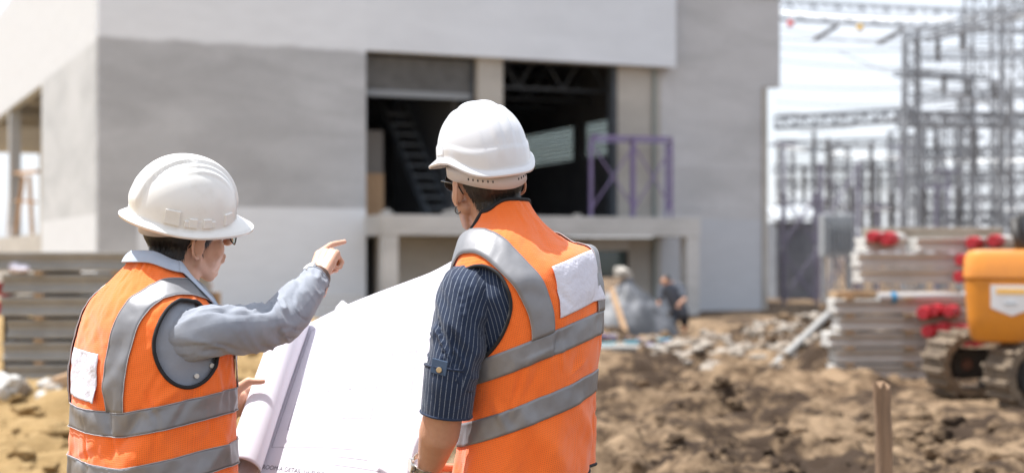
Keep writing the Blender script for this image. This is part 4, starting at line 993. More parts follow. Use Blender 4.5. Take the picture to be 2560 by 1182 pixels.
def glasses(label, M, sun=False):
    V = lambda *p: M @ Vector(p); th = thing('eyeglasses', label, 'glasses', V(0, .11, .01))
    for s in (-1, 1):
        mb = MB(); ring = [V(s * (.034 + .025 * math.cos(t)), .112 - .010 * abs(math.cos(t) + s * 0) * (1 if math.cos(t) > 0 else .2), .006 + .021 * math.sin(t)) for t in np.linspace(0, 2 * math.pi, 25)]
        mb.tube(ring, .0019, 6, caps=False); mb.build('rim', DARKF, th, smooth=True)
        mb = MB(); c = Vector((0, 0, 0))
        for p in ring[:-1]: c += p
        c /= 24; k = len(ring) - 1; f_ = (M.to_3x3() @ Vector((0, .0012, 0)))
        mb.add([c - f_] + [p - f_ for p in ring[:-1]] + [c + f_] + [p + f_ for p in ring[:-1]], [(0, 1 + i, 1 + (i + 1) % k) for i in range(k)] + [(k + 1, k + 2 + (i + 1) % k, k + 2 + i) for i in range(k)] + [(1 + i, k + 2 + i, k + 2 + (i + 1) % k, 1 + (i + 1) % k) for i in range(k)])
        mb.build('lens', LENS if not sun else mat('dark_lens', (.03, .03, .03), .1), th, smooth=True, angle=40)
        mb = MB(); mb.tube([V(s * .060, .103, .012), V(s * .074, .090, .014), V(s * .083, .03, .014), V(s * .084, -.012, .012), V(s * .080, -.03, -.012)], [.0022, .002, .0018, .0018, .0016], 6); mb.build('temple', DARKF, th, smooth=True)
    mb = MB(); mb.tube([V(-.010, .114, .010), V(0, .117, .014), V(.010, .114, .010)], .0016, 6); mb.build('bridge', DARKF, th, smooth=True)
    return th
def hard_hat(label, M, mt, style, band_mat):
    V = lambda p: M @ Vector(p); th = thing('hard_hat', label, 'hard hat', V((0, 0, .05)))
    rx, ry, yc, ztop = (.113, .128, -.018, .186) if style == 'L' else (.104, .124, .0, .198); nth = 128
    def zrim(t):
        c, s = np.cos(t), np.sin(t)
        if style == 'L': return .052 - .012 * c**2 + .004 * np.maximum(0, s)
        return .080 - .036 * sstep(.15, .95, -s) - .016 * np.maximum(0, s)
    def surf(t, ph):
        t, ph = np.broadcast_arrays(np.asarray(t, float), np.asarray(ph, float)); e = 2 / 2.22
        r_ = np.abs(np.cos(ph))**e; h = np.abs(np.sin(ph))**e; zr = zrim(t)
        x, y = rx * r_ * np.cos(t), yc + ry * r_ * np.sin(t); z = zr + (ztop - zr) * h
        up = sstep(.25, .75, h) if style == 'L' else sstep(.08, .6, h)
        ax = np.abs(x)
        if style == 'L':
            yy = (y - yc) / ry
            d = .0075 * (1 - sstep(.024, .029, ax)) * sstep(.02, .3, h) + up * (.0052 * np.exp(-((ax - .043) / .0045)**2) * np.exp(-((yy - .15) / .55)**2) + .0045 * np.exp(-((ax - .060) / .0042)**2) * np.exp(-((yy - .22) / .42)**2))
        else:
            d = up * (.0050 * (1 - sstep(.020, .030, ax)) - .0035 * np.exp(-(ax / .006)**2)) + up * .0016 * np.exp(-((ax - .052) / .003)**2)
            low = sstep(.30, .24, h + .06 * np.cos(2 * t)); d = d + .0028 * low
        nrm = np.stack([x / rx**2, (y - yc) / ry**2, (z - .03) / .165**2], -1); nrm /= np.linalg.norm(nrm, axis=-1, keepdims=True)
        return np.stack([x, y, z], -1) + nrm * d[..., None], nrm
    tt = np.linspace(0, 2 * np.pi, nth, endpoint=False); ph = np.linspace(math.pi / 2 - .012, 0, 46)
    rows = [surf(tt, p)[0] for p in ph]
    def bw(t):
        s = np.sin(t)
        if style == 'L': return .017 + .034 * np.maximum(0, s)**2.2 + .004 * np.maximum(0, -s)
        return .009 + .040 * np.maximum(0, s)**2.4 + .002 * np.maximum(0, -s)
    base = rows[-1]; out2 = np.stack([np.cos(tt), np.sin(tt), 0 * tt], -1)
    for k in (.12, .3, .5, .75, 1.0):
        w = bw(tt) * k; dr = -.003 - (.010 * k**1.3 + .010 * k * np.maximum(0, np.sin(tt))**2); rows.append(base + out2 * w[:, None] + np.stack([0 * tt, 0 * tt, dr], -1))
    edge = rows[-1]; rows.append(edge + np.array([0, 0, -.004]) - out2 * .001)
    A = np.array(rows); W = np.array([[V(p) for p in r_] for r_ in A])
    mb = MB(); mb.grid(W, cu=True); apex = V((0, yc, ztop + (.004 if style == 'L' else .0015))); n0 = len(mb.v); mb.v.append(tuple(apex)); mb.f += [(n0, (j + 1) % nth, j) for j in range(nth)]
    sh = mb.build('shell', mt, th, smooth=True, solid=.0026)
    mb = MB(); mb.tube([V(p) for p in edge] + [V(edge[0])], .0028, 6, caps=False); mb.build('rim_bead', mt, th, smooth=True)
    def block(t, wid, hgt, dep, ph0=.03):
        g = []
        for lay in (-.002, dep):
            for (a, b_) in ((-1, 0), (1, 0), (1, 1), (-1, 1)):
                p, n_ = surf(t + a * wid / 2 / .12 * (.94 if lay > 0 else 1), ph0 + b_ * hgt / .15 * (.94 if lay > 0 else 1)); g.append(V(p + n_ * lay))
        mb = MB(); mb.hexa([g[0], g[1], g[5], g[4], g[3], g[2], g[6], g[7]]); return mb.build('accessory_slot', mt, th, bevel=.0015)
    if style == 'L':
        for s in (0, 1):
            f_ = (lambda a: R(a)) if s == 0 else (lambda a: math.pi - R(a))
            block(f_(-33), .036, .033, .008); block(f_(-3), .075, .014, .008); block(f_(4.5), .020, .020, .0075); block(f_(-11), .020, .020, .0075); block(f_(34), .030, .026, .008)
    else:
        for s in (0, 1):
            f_ = (lambda a: R(a)) if s == 0 else (lambda a: math.pi - R(a))
            block(f_(8), .042, .026, .005, .02)
        block(R(-90), .045, .020, .003, .015)
    # headband of the suspension under the rim
    z0, z1 = (.012, .06) if style == 'L' else (.006, .055); nb = 96; tb = np.linspace(0, 2 * np.pi, nb, endpoint=False)
    r0 = []
    for z_, o_ in ((z0, .001), (z0 + .02, .001), (z1, .0)):
        drop = .012 * np.maximum(0, -np.sin(tb)); up_ = .022 * np.maximum(0, np.sin(tb)) + .014 * np.cos(tb)**2
        r0.append(np.stack([(.0895 + o_) * np.cos(tb), -.008 + (.1085 + o_) * np.sin(tb), z_ - drop * (z_ < .03) + up_ * (z_ < .03)], -1))
    mb = MB(); mb.grid(np.array([[V(p) for p in r_] for r_ in r0]), cu=True); hb = mb.build('headband', band_mat, th, smooth=True, solid=-.0016)
    for a in list(range(-150, -108, 7)) + list(range(-72, -30, 7)):
        t = R(a); n_ = Vector((math.cos(t), math.sin(t), 0)); c = Vector((.0925 * math.cos(t), -.008 + .1115 * math.sin(t), z0 + .017 - .010 * max(0, -math.sin(t)) + .010 * math.cos(t)**2)); tg = Vector((-n_.y, n_.x, 0))
        mb = MB(); mb.hexa([V(c + tg * sx_ * .0013 + Vector((0, 0, sz)) * .0026 + n_ * d) for d in (-.001, .0006) for sx_, sz in ((-1, -1), (1, -1), (1, 1), (-1, 1))]); mb.build('adjuster_hole', BIND, hb)
    return th
def watch(label, c, axis, face, r, strap, dial_r=.017):
    a = Vector(axis).normalized(); f_ = Vector(face); f_ = (f_ - a * f_.dot(a)).normalized(); c = Vector(c); th = thing('wristwatch', label, 'watch', c)
    x = a.cross(f_); mb = MB(); n = 40; rows = []
    for w, o_ in ((-.010, -.001), (-.010, .0018), (.010, .0018), (.010, -.001)):
        rows.append([c + a * w + (x * math.cos(t) + f_ * math.sin(t)) * (r + o_) for t in np.linspace(0, 2 * math.pi, n, endpoint=False)])
    mb.grid(np.array([[list(p) for p in q] for q in rows]), cu=True, cv=True); mb.build('strap', strap, th, smooth=True, angle=40)
    p0 = c + f_ * (r + .0005)
    mb = MB(); mb.tube([p0, p0 + f_ * .006, p0 + f_ * .0075], [dial_r, dial_r, dial_r * .9], 24); cs = mb.build('case', STEELM, th, smooth=True, angle=30)
    mb = MB(); mb.cyl(p0 + f_ * .0074, p0 + f_ * .0082, dial_r * .82, n=24); mb.build('dial', DIAL, cs)
    return th

# ---------------------------------------------------------------- safety vest on a torso surface
def build_vest(person, T, z0, ztop, zn, armh, stripes, strap_x, strap_z, patch, seed, slit=None):
    nth, m = 260, 190; th = np.linspace(0, 2 * np.pi, nth, endpoint=False); zr = zrows(z0, ztop, m, T)
    TH, Z = np.meshgrid(th, zr); Wd = T.pos(TH, Z)
    thc = (TH + np.roll(TH, -1, 1)) / 2; thc[:, -1] = (th[-1] + 2 * np.pi) / 2; tcn, zc = thc[:-1], (Z[:-1] + Z[1:]) / 2
    zc = np.broadcast_to(zc[:, :], tcn.shape); keep = zc < zn(tcn); yl = T.ly(tcn, zc)
    for side, (y0, za, ry, rz) in armh.items():
        keep &= ~((((yl - y0) / ry)**2 + ((zc - za) / rz)**2 < 1) & (np.sign(np.cos(tcn)) == side))
    if slit is not None: keep &= ~slit(tcn, zc)
    uv = np.stack([TH * .19, Z], -1)
    mb = MB(); mb.grid(Wd, cu=True, mask=keep, uv=uv); vest = mb.build('safety_vest', VEST, person, smooth=True, solid=.0016)
    for (a, c) in stripes:
        zz = np.linspace(a, c, 9); TT, ZZ = np.meshgrid(np.linspace(0, 2 * np.pi, nth, endpoint=False), zz); G = T.pos(TT, ZZ, .0030)
        tcn = (TT[:-1] + TT[:-1] + 2 * np.pi / nth) / 2; zc = (ZZ[:-1] + ZZ[1:]) / 2; kp = np.ones(tcn.shape, bool)
        if slit is not None: kp &= ~slit(tcn, zc)
        mb = MB(); mb.grid(G, cu=True, mask=kp); mb.build('reflective_stripe', REFL, vest, smooth=True, solid=.0018)
        for ze in (a, c):       # stitched edge of the tape
            kk = T.pos(np.linspace(0, 2 * np.pi, 261), np.full(261, ze), .0044)
            if slit is None:
                mb = MB(); mb.tube([Vector(p) for p in kk], .0009, 5, caps=False); mb.build('stitched_edge', STITCH, vest, smooth=True)
    for side in (1, -1):
        cols = np.linspace(-.5, .5, 9) * .052 + strap_x[0]; ns = 90; s = np.linspace(-1, 1, ns); G = np.zeros((ns, 9, 3)); zz_ = np.linspace(T.keys[2][0], T.keys[-1][0], 500); az = hermite(T.keys, zz_)[:, 2]
        mx_ = np.argmax(az)
        for j, x in enumerate(cols):
            zt = np.interp(-x, -az[mx_:], zz_[mx_:]); 
            z_ = strap_z + (zt - strap_z) * (1 - np.abs(s)**1.5); dx = (strap_x[1] - strap_x[0]) * sstep(0, 1, (zt - z_) / max(.05, zt - strap_z))
            xx = np.minimum(x + dx, hermite(T.keys, z_)[:, 2] * .9999)
            tb, tf = T.th_x(side * xx, z_, True), T.th_x(side * xx, z_, False)
            G[:, j] = T.pos(np.where(s < 0, tb, tf), z_, .0050)
        mb = MB(); mb.grid(G); mb.build('reflective_strap', REFL, vest, smooth=True, solid=.0016)
        for j in (0, 8):
            mb = MB(); mb.tube([Vector(p) for p in G[:, j]], .0010, 5); mb.build('stitched_edge', STITCH, vest, smooth=True)
    # black bound edges
    for side, (y0, za, ry, rz) in armh.items():
        a = np.linspace(0, 2 * np.pi, 121); yy, zz = y0 + ry * np.cos(a), za + rz * np.sin(a)
        mb = MB(); mb.tube([Vector(p) for p in T.pos(T.th_y(yy, zz, side), zz, .001)], .0045, 8, caps=False); mb.build('armhole_binding', BIND, vest, smooth=True)
    tt = np.linspace(0, 2 * np.pi, 241); mb = MB(); mb.tube([Vector(p) for p in T.pos(tt, zn(tt), .001)], .0045, 8, caps=False); mb.build('neck_binding', BIND, vest, smooth=True)
    tt = np.linspace(0, 2 * np.pi, 261)
    if slit is None: sl_ = [tt]
    else:
        ok = ~slit(tt, np.full(tt.shape, z0 + .003)); k0 = int(np.argmin(ok)); ord_ = np.roll(np.arange(260), -k0); sl_ = []; cur = []
        for i in ord_:
            if ok[i]: cur.append(tt[i])
            elif cur: sl_.append(np.array(cur)); cur = []
        if cur: sl_.append(np.array(cur))
    for q in sl_:
        if len(q) > 3:
            mb = MB(); mb.tube([Vector(p) for p in T.pos(q, np.full(q.shape, z0), .0)], .004, 8); mb.build('hem_binding', BIND, vest, smooth=True)
    (x0, x1, p0, p1, rag) = patch; nx, nz = 40, 30; XX, ZZ = np.meshgrid(np.linspace(x0, x1, nx), np.linspace(p0, p1, nz)); ZZ = ZZ + rag * (XX - x0)
    fl = .0045 + .003 * np.maximum(0, vnoise(XX * 22 + seed, ZZ * 16)) + .010 * (sstep(.8, 1, (XX - x0) / (x1 - x0)) * sstep(.35, 0, (ZZ - p0) / (p1 - p0)))
    G = T.pos(T.th_x(XX, ZZ, True), ZZ, fl); mb = MB(); mb.grid(G); mb.build('name_patch', PATCHM, vest, smooth=True, solid=.0012)
    # stitched outline of the patch
    return vest

def shirt_torso(mb, T, z0, z1, off=-.012):
    nth = 120; th = np.linspace(0, 2 * np.pi, nth + 1); zr = zrows(z0, z1, 80, T); TH, Z = np.meshgrid(th, zr)
    mb.grid(T.pos(TH, Z, off), uv=np.stack([TH * .19, Z], -1))
def folds(lst):
    def f(th, z):
        d = 0
        thn = np.mod(th + np.pi, 2 * np.pi) - np.pi
        for (t0, z0, t1, z1, w, amp) in lst:
            for sh in (0, 2 * np.pi, -2 * np.pi):
                x, y = (thn + sh - t0) * .17, z - z0; dx, dy = (t1 - t0) * .17, z1 - z0; L2 = dx * dx + dy * dy; k = np.clip((x * dx + y * dy) / L2, 0, 1)
                d = d + amp * np.exp(-(((x - k * dx)**2 + (y - k * dy)**2) / w**2)) * (.4 + .6 * np.sin(np.pi * k))
        return d
    return f
def small_folds(seed, zr, n=30):
    rg = random.Random(seed); out = []
    for _ in range(n):
        t = rg.uniform(-3.1, 3.1); z = rg.uniform(*zr); L = rg.uniform(.03, .10); a = rg.gauss(1.57, .55)
        out.append((t, z, t + L * math.cos(a) / .17, z + L * math.sin(a), rg.uniform(.005, .010), rg.choice((-1, 1, -1)) * rg.uniform(.0025, .006)))
    return out
def trousers(person, hip, feet, zh, mt, skin_mb):
    mb = MB(); mb.ell(hip + Vector((0, 0, -.02)), (.135, .125, .13)); mb.ell(hip + Vector((0, 0, .08)), (.128, .118, .11))
    for ft, sd in feet:
        kn = hip.lerp(ft, .5) + Vector((sd * .02, .0, 0)); h_ = hip + Vector((sd * .065, 0, -.08)); an = ft + Vector((0, 0, .10))
        mb.cap(h_, kn, .088, .072); mb.cap(kn, an, .070, .058); skin_mb.cap(h_, kn, .07, .05); skin_mb.cap(kn, an, .05, .04)
    return link('trousers', remesh(mb, .012, 4), mt, person, smooth=True)
def boots(person, feet, yaw):
    for ft, sd in feet:
        f_ = Vector((-math.sin(yaw), math.cos(yaw), 0)); mb = MB(); mb.cap(ft + Vector((0, 0, .045)) - f_ * .05, ft + Vector((0, 0, .04)) + f_ * .14, .045, .042); mb.cap(ft + Vector((0, 0, .05)), ft + Vector((0, 0, .15)), .052, .055)
        mb.ell(ft + f_ * .13 + Vector((0, 0, .035)), (.048, .048, .036))
        link('boot', remesh(mb, .008, 3), SHOE, person, smooth=True)
GZ0 = -.05
# ================================================================= right worker
yawR = R(51); OR = (.043, 3.40, 0)
keysR = [(.80, 0, .022, .192, .155, .150), (.90, 0, .016, .180, .150, .148), (1.02, 0, .010, .168, .148, .145), (1.15, 0, .004, .184, .145, .150), (1.27, 0, .014, .205, .130, .152), (1.34, 0, .028, .212, .115, .142), (1.378, 0, .040, .195, .102, .126), (1.415, 0, .052, .158, .088, .108), (1.46, 0, .070, .096, .073, .087), (1.495, 0, .084, .072, .066, .074), (1.53, 0, .094, .064, .062, .066), (1.57, 0, .10, .062, .060, .063)]
fR = folds(small_folds(12, (.85, 1.25), 34) + [(-.62, .82, -.62, 1.02, .005, -.004), (-1.6, .84, -2.6, 1.05, .022, .010), (-.9, .84, -1.7, 1.02, .020, .009), (-2.9, .95, -2.2, 1.12, .018, -.006), (-.5, .9, -1.0, 1.25, .02, .007), (-2.2, 1.12, -1.3, 1.22, .018, -.005), (-2.75, 1.02, -2.45, 1.14, .010, -.006), (-2.0, 1.30, -2.4, 1.36, .02, .006), (-2.95, 1.08, -2.7, 1.0, .010, .006)])
def wrR(th, z, p):
    hem = sstep(1.1, .84, z)
    return fR(th, z) + hem * (.010 * np.sin(5 * th + 1.0 + 3 * z) + .005 * np.sin(9 * th)) + .0035 * fbm(np.cos(th) * 1.7, np.sin(th) * 1.7 + z * 2.2, z * 5.0, 3) + .0010 * fbm(np.cos(th) * 9, np.sin(th) * 9, z * 40, 2)
def shR(X, z): return (.38 * (1 - sstep(1.33, 1.44, z)) * (X - .0)) * 1.0
TR = Torso(keysR, yawR, OR, shR, wrR)
perR = thing('person', 'person in white hard hat and orange vest over navy pinstripe shirt, back turned', 'person', (OR[0], OR[1], GZ0))
def znR(th): s = np.sin(th); return 1.515 - .034 * sstep(-.85, .2, s) - .26 * np.maximum(0, s - .05)**1.4
armR = {-1: (.010, 1.284, .090, .098), 1: (.020, 1.284, .085, .098)}
slitR = lambda th, z: (np.abs(np.mod(th + .42 + np.pi, 2 * np.pi) - np.pi) < .05 * sstep(1.0, .86, z)) & (z < .985)
build_vest(perR, TR, .812, 1.53, znR, armR, [(1.132, 1.188), (.995, 1.050)], (.148, .108), 1.187, (-.066, .100, 1.212, 1.335, .02), 3, slit=slitR)
HR = head_frame(Vector((-.064, 3.475, 1.555)), 30, 5, -9)
nkR = TR.loc(0, .085, 1.46)
body = MB(); head_blobs(body, HR, nkR, .058)
# torso core
body.cap(nkR, TR.loc(0, .03, 1.32), .06, .10, 20)
for s in (-1, 1): body.cap(nkR + Vector((0, 0, -.01)), TR.loc(s * .10, .045, 1.375), .052, .04)
for z, a, b_ in ((1.30, .155, .095), (1.15, .15, .105), (1.0, .145, .105)):
    body.ell(TR.loc(0, .005, z), (a, b_, .13), Matrix.Rotation(yawR, 3, 'Z'))
elb = P(1116, 1000, 3.25); wri = P(1073, 1172, 3.355); shl = P(1182, 735, 3.29)
body.cap(TR.loc(-.1, .02, 1.30), shl, .05, .045); body.cap(shl, elb, .045, .042)
mid = P(1098, 1082, 3.285)
body.cap(elb, mid, .044, .0475, 22); body.cap(mid, wri, .0475, .029, 22)
hm = frame_from(wri, P(1088, 1250, 3.43) - wri, Vector((-.8, -.4, .2)))
body.cap(wri, hm @ Vector((0, .02, 0)), .027, .022)
hand_blobs(body, hm, 1, [(35, 45, 30), (40, 50, 30), (45, 50, 30), (50, 50, 30)], (35, 20, 15), 45)
# right arm, forward round the sheet
shr = TR.loc(.165, .05, 1.30); elr = TR.loc(.19, .12, 1.04); wrr = TR.loc(.14, .25, .95)
body.cap(TR.loc(.1, .02, 1.34), shr, .06, .055); body.cap(shr, elr, .05, .042); body.cap(elr, wrr, .043, .028)
hm2 = frame_from(wrr, TR.loc(.08, .33, .93) - wrr, Vector((.3, .8, .3))); hand_blobs(body, hm2, -1, [(35, 45, 30)] * 4, (35, 20, 15), 45)
hip = TR.loc(0, .02, .86); feet = [(TR.loc(-.14, .02, GZ0), -1), (TR.loc(.14, -.04, GZ0), 1)]
feet = [(Vector(f_), s) for f_, s in feet]; tmp = MB()
trousers(perR, hip, [(f_, s * .8) for f_, s in feet], .88, JEANS, body); boots(perR, feet, yawR)
link('body', remesh(body, .0034, 7), SKIN_R, perR, smooth=True)
hair_cap(perR, HR, nkR, [(0, -.066), (35, -.064), (55, -.052), (68, -.025), (78, .026), (97, .026), (101, -.005), (110, -.022), (118, -.015), (124, .03), (180, .05)], HAIRM, 5)
for s in (-1, 1):
    mb = MB(); mb.ell(HR @ Vector((s * .032, .078, .008)), (.0125,) * 3); ey = mb.build('eye', EYEW, perR, smooth=True)
    mb = MB(); mb.ell(HR @ Vector((s * .032, .0865, .008)), (.006, .0045, .006), HR.to_3x3()); mb.build('iris', IRIS, ey, smooth=True)
# shirt
sh = MB(); shirt_torso(sh, TR, .86, 1.455)
sl = [P(1235, 738, 3.39), P(1178, 732, 3.305), P(1155, 795, 3.265), P(1138, 900, 3.245), P(1122, 960, 3.245)]
G, UV, C, rad = sleeve_grid(sl, [.052, .070, .067, .059, .057], 4.0, .0045, focus=[(.75, .2, 1.0), (.2, .15, .5)])
sh.grid(G, uv=UV)
sr = [TR.loc(.11, .03, 1.31), TR.loc(.165, .05, 1.29), TR.loc(.18, .08, 1.17), TR.loc(.19, .12, 1.05)]
G2, UV2, C2, _ = sleeve_grid(sr, [.066, .070, .062, .057], 9.0, .0045); sh.grid(G2, uv=UV2)
shirt = sh.build('shirt', DENIM, perR, smooth=True)
cf = [P(1130, 918, 3.245), P(1124, 965, 3.245), P(1116, 1034, 3.252)]
G, UV, C, rad = sleeve_grid(cf, [.0605, .0600, .0575], 14.0, .0022, m=50); e_ = np.linspace(0, 1, 50)
mb = MB(); mb.grid(G, uv=UV); mb.build('sleeve_cuff', DENIM, shirt, smooth=True, solid=.004)
mb = MB(); mb.tube([Vector(p) for p in G[0]], .0028, 6, caps=False); mb.build('cuff_edge', DENIM, shirt, smooth=True)
mb = MB(); mb.tube([Vector(p) for p in G[-1]], .0030, 6, caps=False); mb.build('cuff_edge', DENIM, shirt, smooth=True)
# sleeve seam at the shoulder yoke
# sleeve tab with button
tb = P(1097, 922, 3.19); ax_ = (P(1140, 918, 3.182) - P(1080, 915, 3.205)).normalized()
mb = MB(); mb.bar(P(1079, 912, 3.199), P(1117, 922, 3.179), .0035, .033); mb.build('sleeve_tab', mat('tab_denim', (.05, .085, .15), .85), shirt, bevel=.001)
mb = MB(); q = P(1098, 924, 3.184); mb.cyl(q, q + Vector((-.1, -1, 0)).normalized() * .005, .0065, n=14); mb.build('button', BRASS, shirt, bevel=.001)
hard_hat('glossy white hard hat on the right worker, seen from behind', HR, HAT_R, 'R', BAND)
glasses('dark glasses on the right worker, one temple behind the ear', HR, sun=True)
mb = MB(); er = HR @ Vector((-.082, .002, -.052)); mb.tube([er + Vector((.0085 * math.cos(t) * .8, -.0085 * math.cos(t) * .5, .0085 * math.sin(t))) for t in np.linspace(0, 2 * math.pi, 22)], .0015, 6, caps=False); mb.build('earring', mat('earring_dark', (.10, .09, .08), .3, metal=.8), perR, smooth=True)
watch('steel wristwatch on the right worker\'s left wrist', P(1066, 1160, 3.345), wri - mid, Vector((-.85, -.5, .2)), .0335, STEELM, .018)

# ================================================================= left worker
yawL = R(-52); OL = (-.856, 3.40, 0)
keysL = [(.70, 0, .0, .215, .185, .180), (.86, 0, 0, .212, .185, .180), (.98, 0, 0, .210, .180, .178), (1.08, 0, 0, .212, .172, .176), (1.17, 0, .004, .212, .158, .170), (1.235, 0, .004, .202, .138, .156), (1.275, 0, .005, .178, .118, .138), (1.305, 0, .010, .140, .100, .120), (1.335, 0, .018, .100, .084, .102), (1.365, 0, .026, .076, .074, .086), (1.40, 0, .034, .066, .068, .074), (1.44, 0, .038, .064, .064, .068)]
fL = folds(small_folds(23, (.80, 1.16), 34) + [(-1.45, .74, -1.5, 1.04, .0045, -.0045), (-1.02, .95, -1.12, 1.06, .006, -.007), (-.42, 1.0, -.55, 1.06, .006, -.006), (-1.05, .93, -.55, 1.03, .014, -.012), (-1.05, .97, -1.25, 1.10, .014, -.010), (-.55, 1.02, -.1, 1.06, .012, .008), (-1.1, .85, -.2, 1.0, .03, .012), (-1.3, 1.0, -1.75, 1.03, .02, .008), (-.2, .98, .05, 1.05, .010, -.006), (-1.5, 1.18, -1.2, 1.05, .02, .006), (-1.0, 1.12, -.8, 1.24, .02, -.006), (-.35, .74, .5, .92, .03, .009), (-2.1, .8, -1.9, 1.0, .014, .006), (.4, .9, .8, 1.05, .02, .008)])
def wrL(th, z, p):
    return fL(th, z) + .006 * fbm(np.cos(th) * 1.6 + 4, np.sin(th) * 1.6 + z * 2, z * 4.6, 3) + .0018 * fbm(np.cos(th) * 9, np.sin(th) * 9, z * 36, 2) + sstep(1.05, .8, z) * .006 * np.sin(6 * th + 4 * z)
def shL(X, z): return (.20 * np.maximum(X + .02, 0) - .05 * np.minimum(X + .05, 0) * 1.0) * (1 - sstep(1.10, 1.25, z))
TL = Torso(keysL, yawL, OL, shL, wrL)
perL = thing('person', 'person in off-white hard hat and orange vest over grey-blue shirt, pointing right', 'person', (OL[0], OL[1], GZ0))
def znL(th): s = np.sin(th); return 1.372 - .026 * sstep(-.8, .15, s) - .26 * np.maximum(0, s - .05)**1.4
armL = {1: (-.002, 1.166, .082, .112), -1: (.012, 1.170, .080, .106)}
build_vest(perL, TL, .72, 1.385, znL, armL, [(.972, 1.027), (.848, .903)], (.138, .124), 1.026, (-.085, .075, 1.048, 1.160, -.03), 8)
HL = head_frame(Vector((-.790, 3.455, 1.434)), -52, 0, 17)
nkL = TL.loc(0, .05, 1.32)
body = MB(); head_blobs(body, HL, nkL, .057, cheeks=1.06)
body.cap(nkL, TL.loc(0, .02, 1.19), .06, .10, 20)
for z in (1.16, 1.02, .88): body.ell(TL.loc(0, .0, z), (.15, .12, .13), Matrix.Rotation(yawL, 3, 'Z'))
S_, E_, W_ = P(455, 815, 3.25), P(706, 806, 3.46), P(795, 692, 3.66)
S_ = TL.loc(.165, .005, 1.185); body.cap(TL.loc(.08, .01, 1.18), S_, .045, .045); body.cap(S_, E_, .044, .04); body.cap(E_, W_, .040, .027)
hmL = frame_from(W_, P(822, 628, 3.72) - W_, Vector((-.45, -.8, .35)))
body.cap(W_, hmL @ Vector((0, .02, -.002)), .0265, .024)
hand_blobs(body, hmL, -1, [(0, 0, 0), (85, 88, 45), (88, 90, 45), (88, 90, 45)], (70, 50, 30), 12, index=[P(828, 612, 3.765), P(849, 607, 3.785), P(862, 604, 3.795)])
# left arm reaching under to the roll: wrist behind the vest, hand gripping
SL2, EL2, WL2 = TL.loc(-.19, .02, 1.20), TL.loc(-.24, .16, .96), P(556, 1058, 3.90)
body.cap(TL.loc(-.1, .01, 1.22), SL2, .06, .05); body.cap(SL2, EL2, .046, .04); body.cap(EL2, WL2, .040, .027)
pk = P(596, 992, 3.90)
for dx in (-.012, .010): body.cap(WL2 + Vector((dx, 0, 0)), pk + Vector((dx * .8, .0, 0)), .021, .018)
for p0, p1, r0, r1 in ((P(576, 1018, 3.88), P(590, 975, 3.86), .018, .0155), (P(590, 975, 3.86), P(622, 953, 3.845), .0150, .0128), (P(622, 953, 3.845), P(657, 953, 3.84), .0110, .0085)): body.cap(p0, p1, r0, r1)
for k in range(4):      # fingers curled round behind the roll
    b0 = pk + Vector((.004 * k, .01, -.02 * k + .01)); p1 = b0 + Vector((.03, .035, .012)); p2 = p1 + Vector((.04, .01, -.004)); p3 = p2 + Vector((.02, -.014, -.008))
    body.cap(b0, p1, .0105, .0095); body.cap(p1, p2, .0095, .0085); body.cap(p2, p3, .0085, .0070)
hipL = TL.loc(0, -.0, .82); feetL = [(TL.loc(-.14, .05, GZ0), -1), (TL.loc(.14, -.03, GZ0), 1)]
trousers(perL, hipL, [(f_, s * .8) for f_, s in feetL], .82, JEANS, body); boots(perL, feetL, yawL)
link('body', remesh(body, .0034, 8), SKIN_L, perL, smooth=True)
hair_cap(perL, HL, nkL, [(0, -.072), (40, -.070), (58, -.060), (70, -.035), (79, .022), (97, .022), (101, -.008), (110, -.030), (119, -.018), (124, .03), (180, .05)], HAIRM, 15)
for s in (-1, 1):
    mb = MB(); mb.ell(HL @ Vector((s * .032, .078, .008)), (.0125,) * 3); ey = mb.build('eye', EYEW, perL, smooth=True)
    mb = MB(); mb.ell(HL @ Vector((s * .032, .0865, .008)), (.006, .0045, .006), HL.to_3x3()); mb.build('iris', IRIS, ey, smooth=True)
sh = MB(); shirt_torso(sh, TL, .74, 1.33)
sl = [TL.loc(.08, .0, 1.175), TL.loc(.165, .005, 1.19), P(535, 826, 3.275), P(635, 822, 3.36), P(703, 798, 3.46), P(753, 746, 3.55), P(788, 700, 3.64)]
G, UV, C, rad = sleeve_grid(sl, [.050, .062, .057, .0555, .056, .049, .036], 31.0, .0040, m=170, focus=[(.52, .16, .9), (.25, .12, .7), (.9, .1, .8)])
sh.grid(G, uv=UV)
G2, UV2, _, _ = sleeve_grid([TL.loc(-.1, .01, 1.2), SL2, EL2, WL2], [.06, .064, .056, .036], 44.0, .005); sh.grid(G2, uv=UV2)
shirtL = sh.build('shirt', CHAMB, perL, smooth=True)
# cuff edge, standing collar, side buttons
mb = MB(); mb.tube([Vector(p) for p in G[-1]], .0026, 6, caps=False); mb.build('cuff_edge', CHAMB, shirtL, smooth=True)
tt = np.linspace(0, 2 * np.pi, 161); K = np.linspace(0, 1, 14); TT, KK = np.meshgrid(tt, K)
zc_ = znL(TT) - .012 + .030 * KK; off_ = .008 - .005 * KK + .004 * np.sin(np.pi * KK)
Gc = TL.pos(TT, zc_, off_, wr=False); opn = np.ones((13, 160), bool); opn[:, :] = (np.sin((TT[:-1, :-1] + TT[:-1, 1:]) / 2) < .93)
mb = MB(); mb.grid(Gc, mask=opn, uv=np.stack([TT * .08, zc_], -1)); mb.build('collar', fabric('collar_pale', (.46, .51, .60), (.40, .46, .56)), shirtL, smooth=True, solid=-.003)
for y_, z_ in ((.012, 1.075), (.055, 1.09)):
    p = Vector(TL.pos(TL.th_y(np.array(y_), np.array(z_), 1), np.array(z_), -.010)); mb = MB(); n_ = Vector((.53, -.85, 0)); mb.cyl(p, p + n_ * .006, .0058, n=14); mb.build('button', BTN, shirtL, bevel=.001)
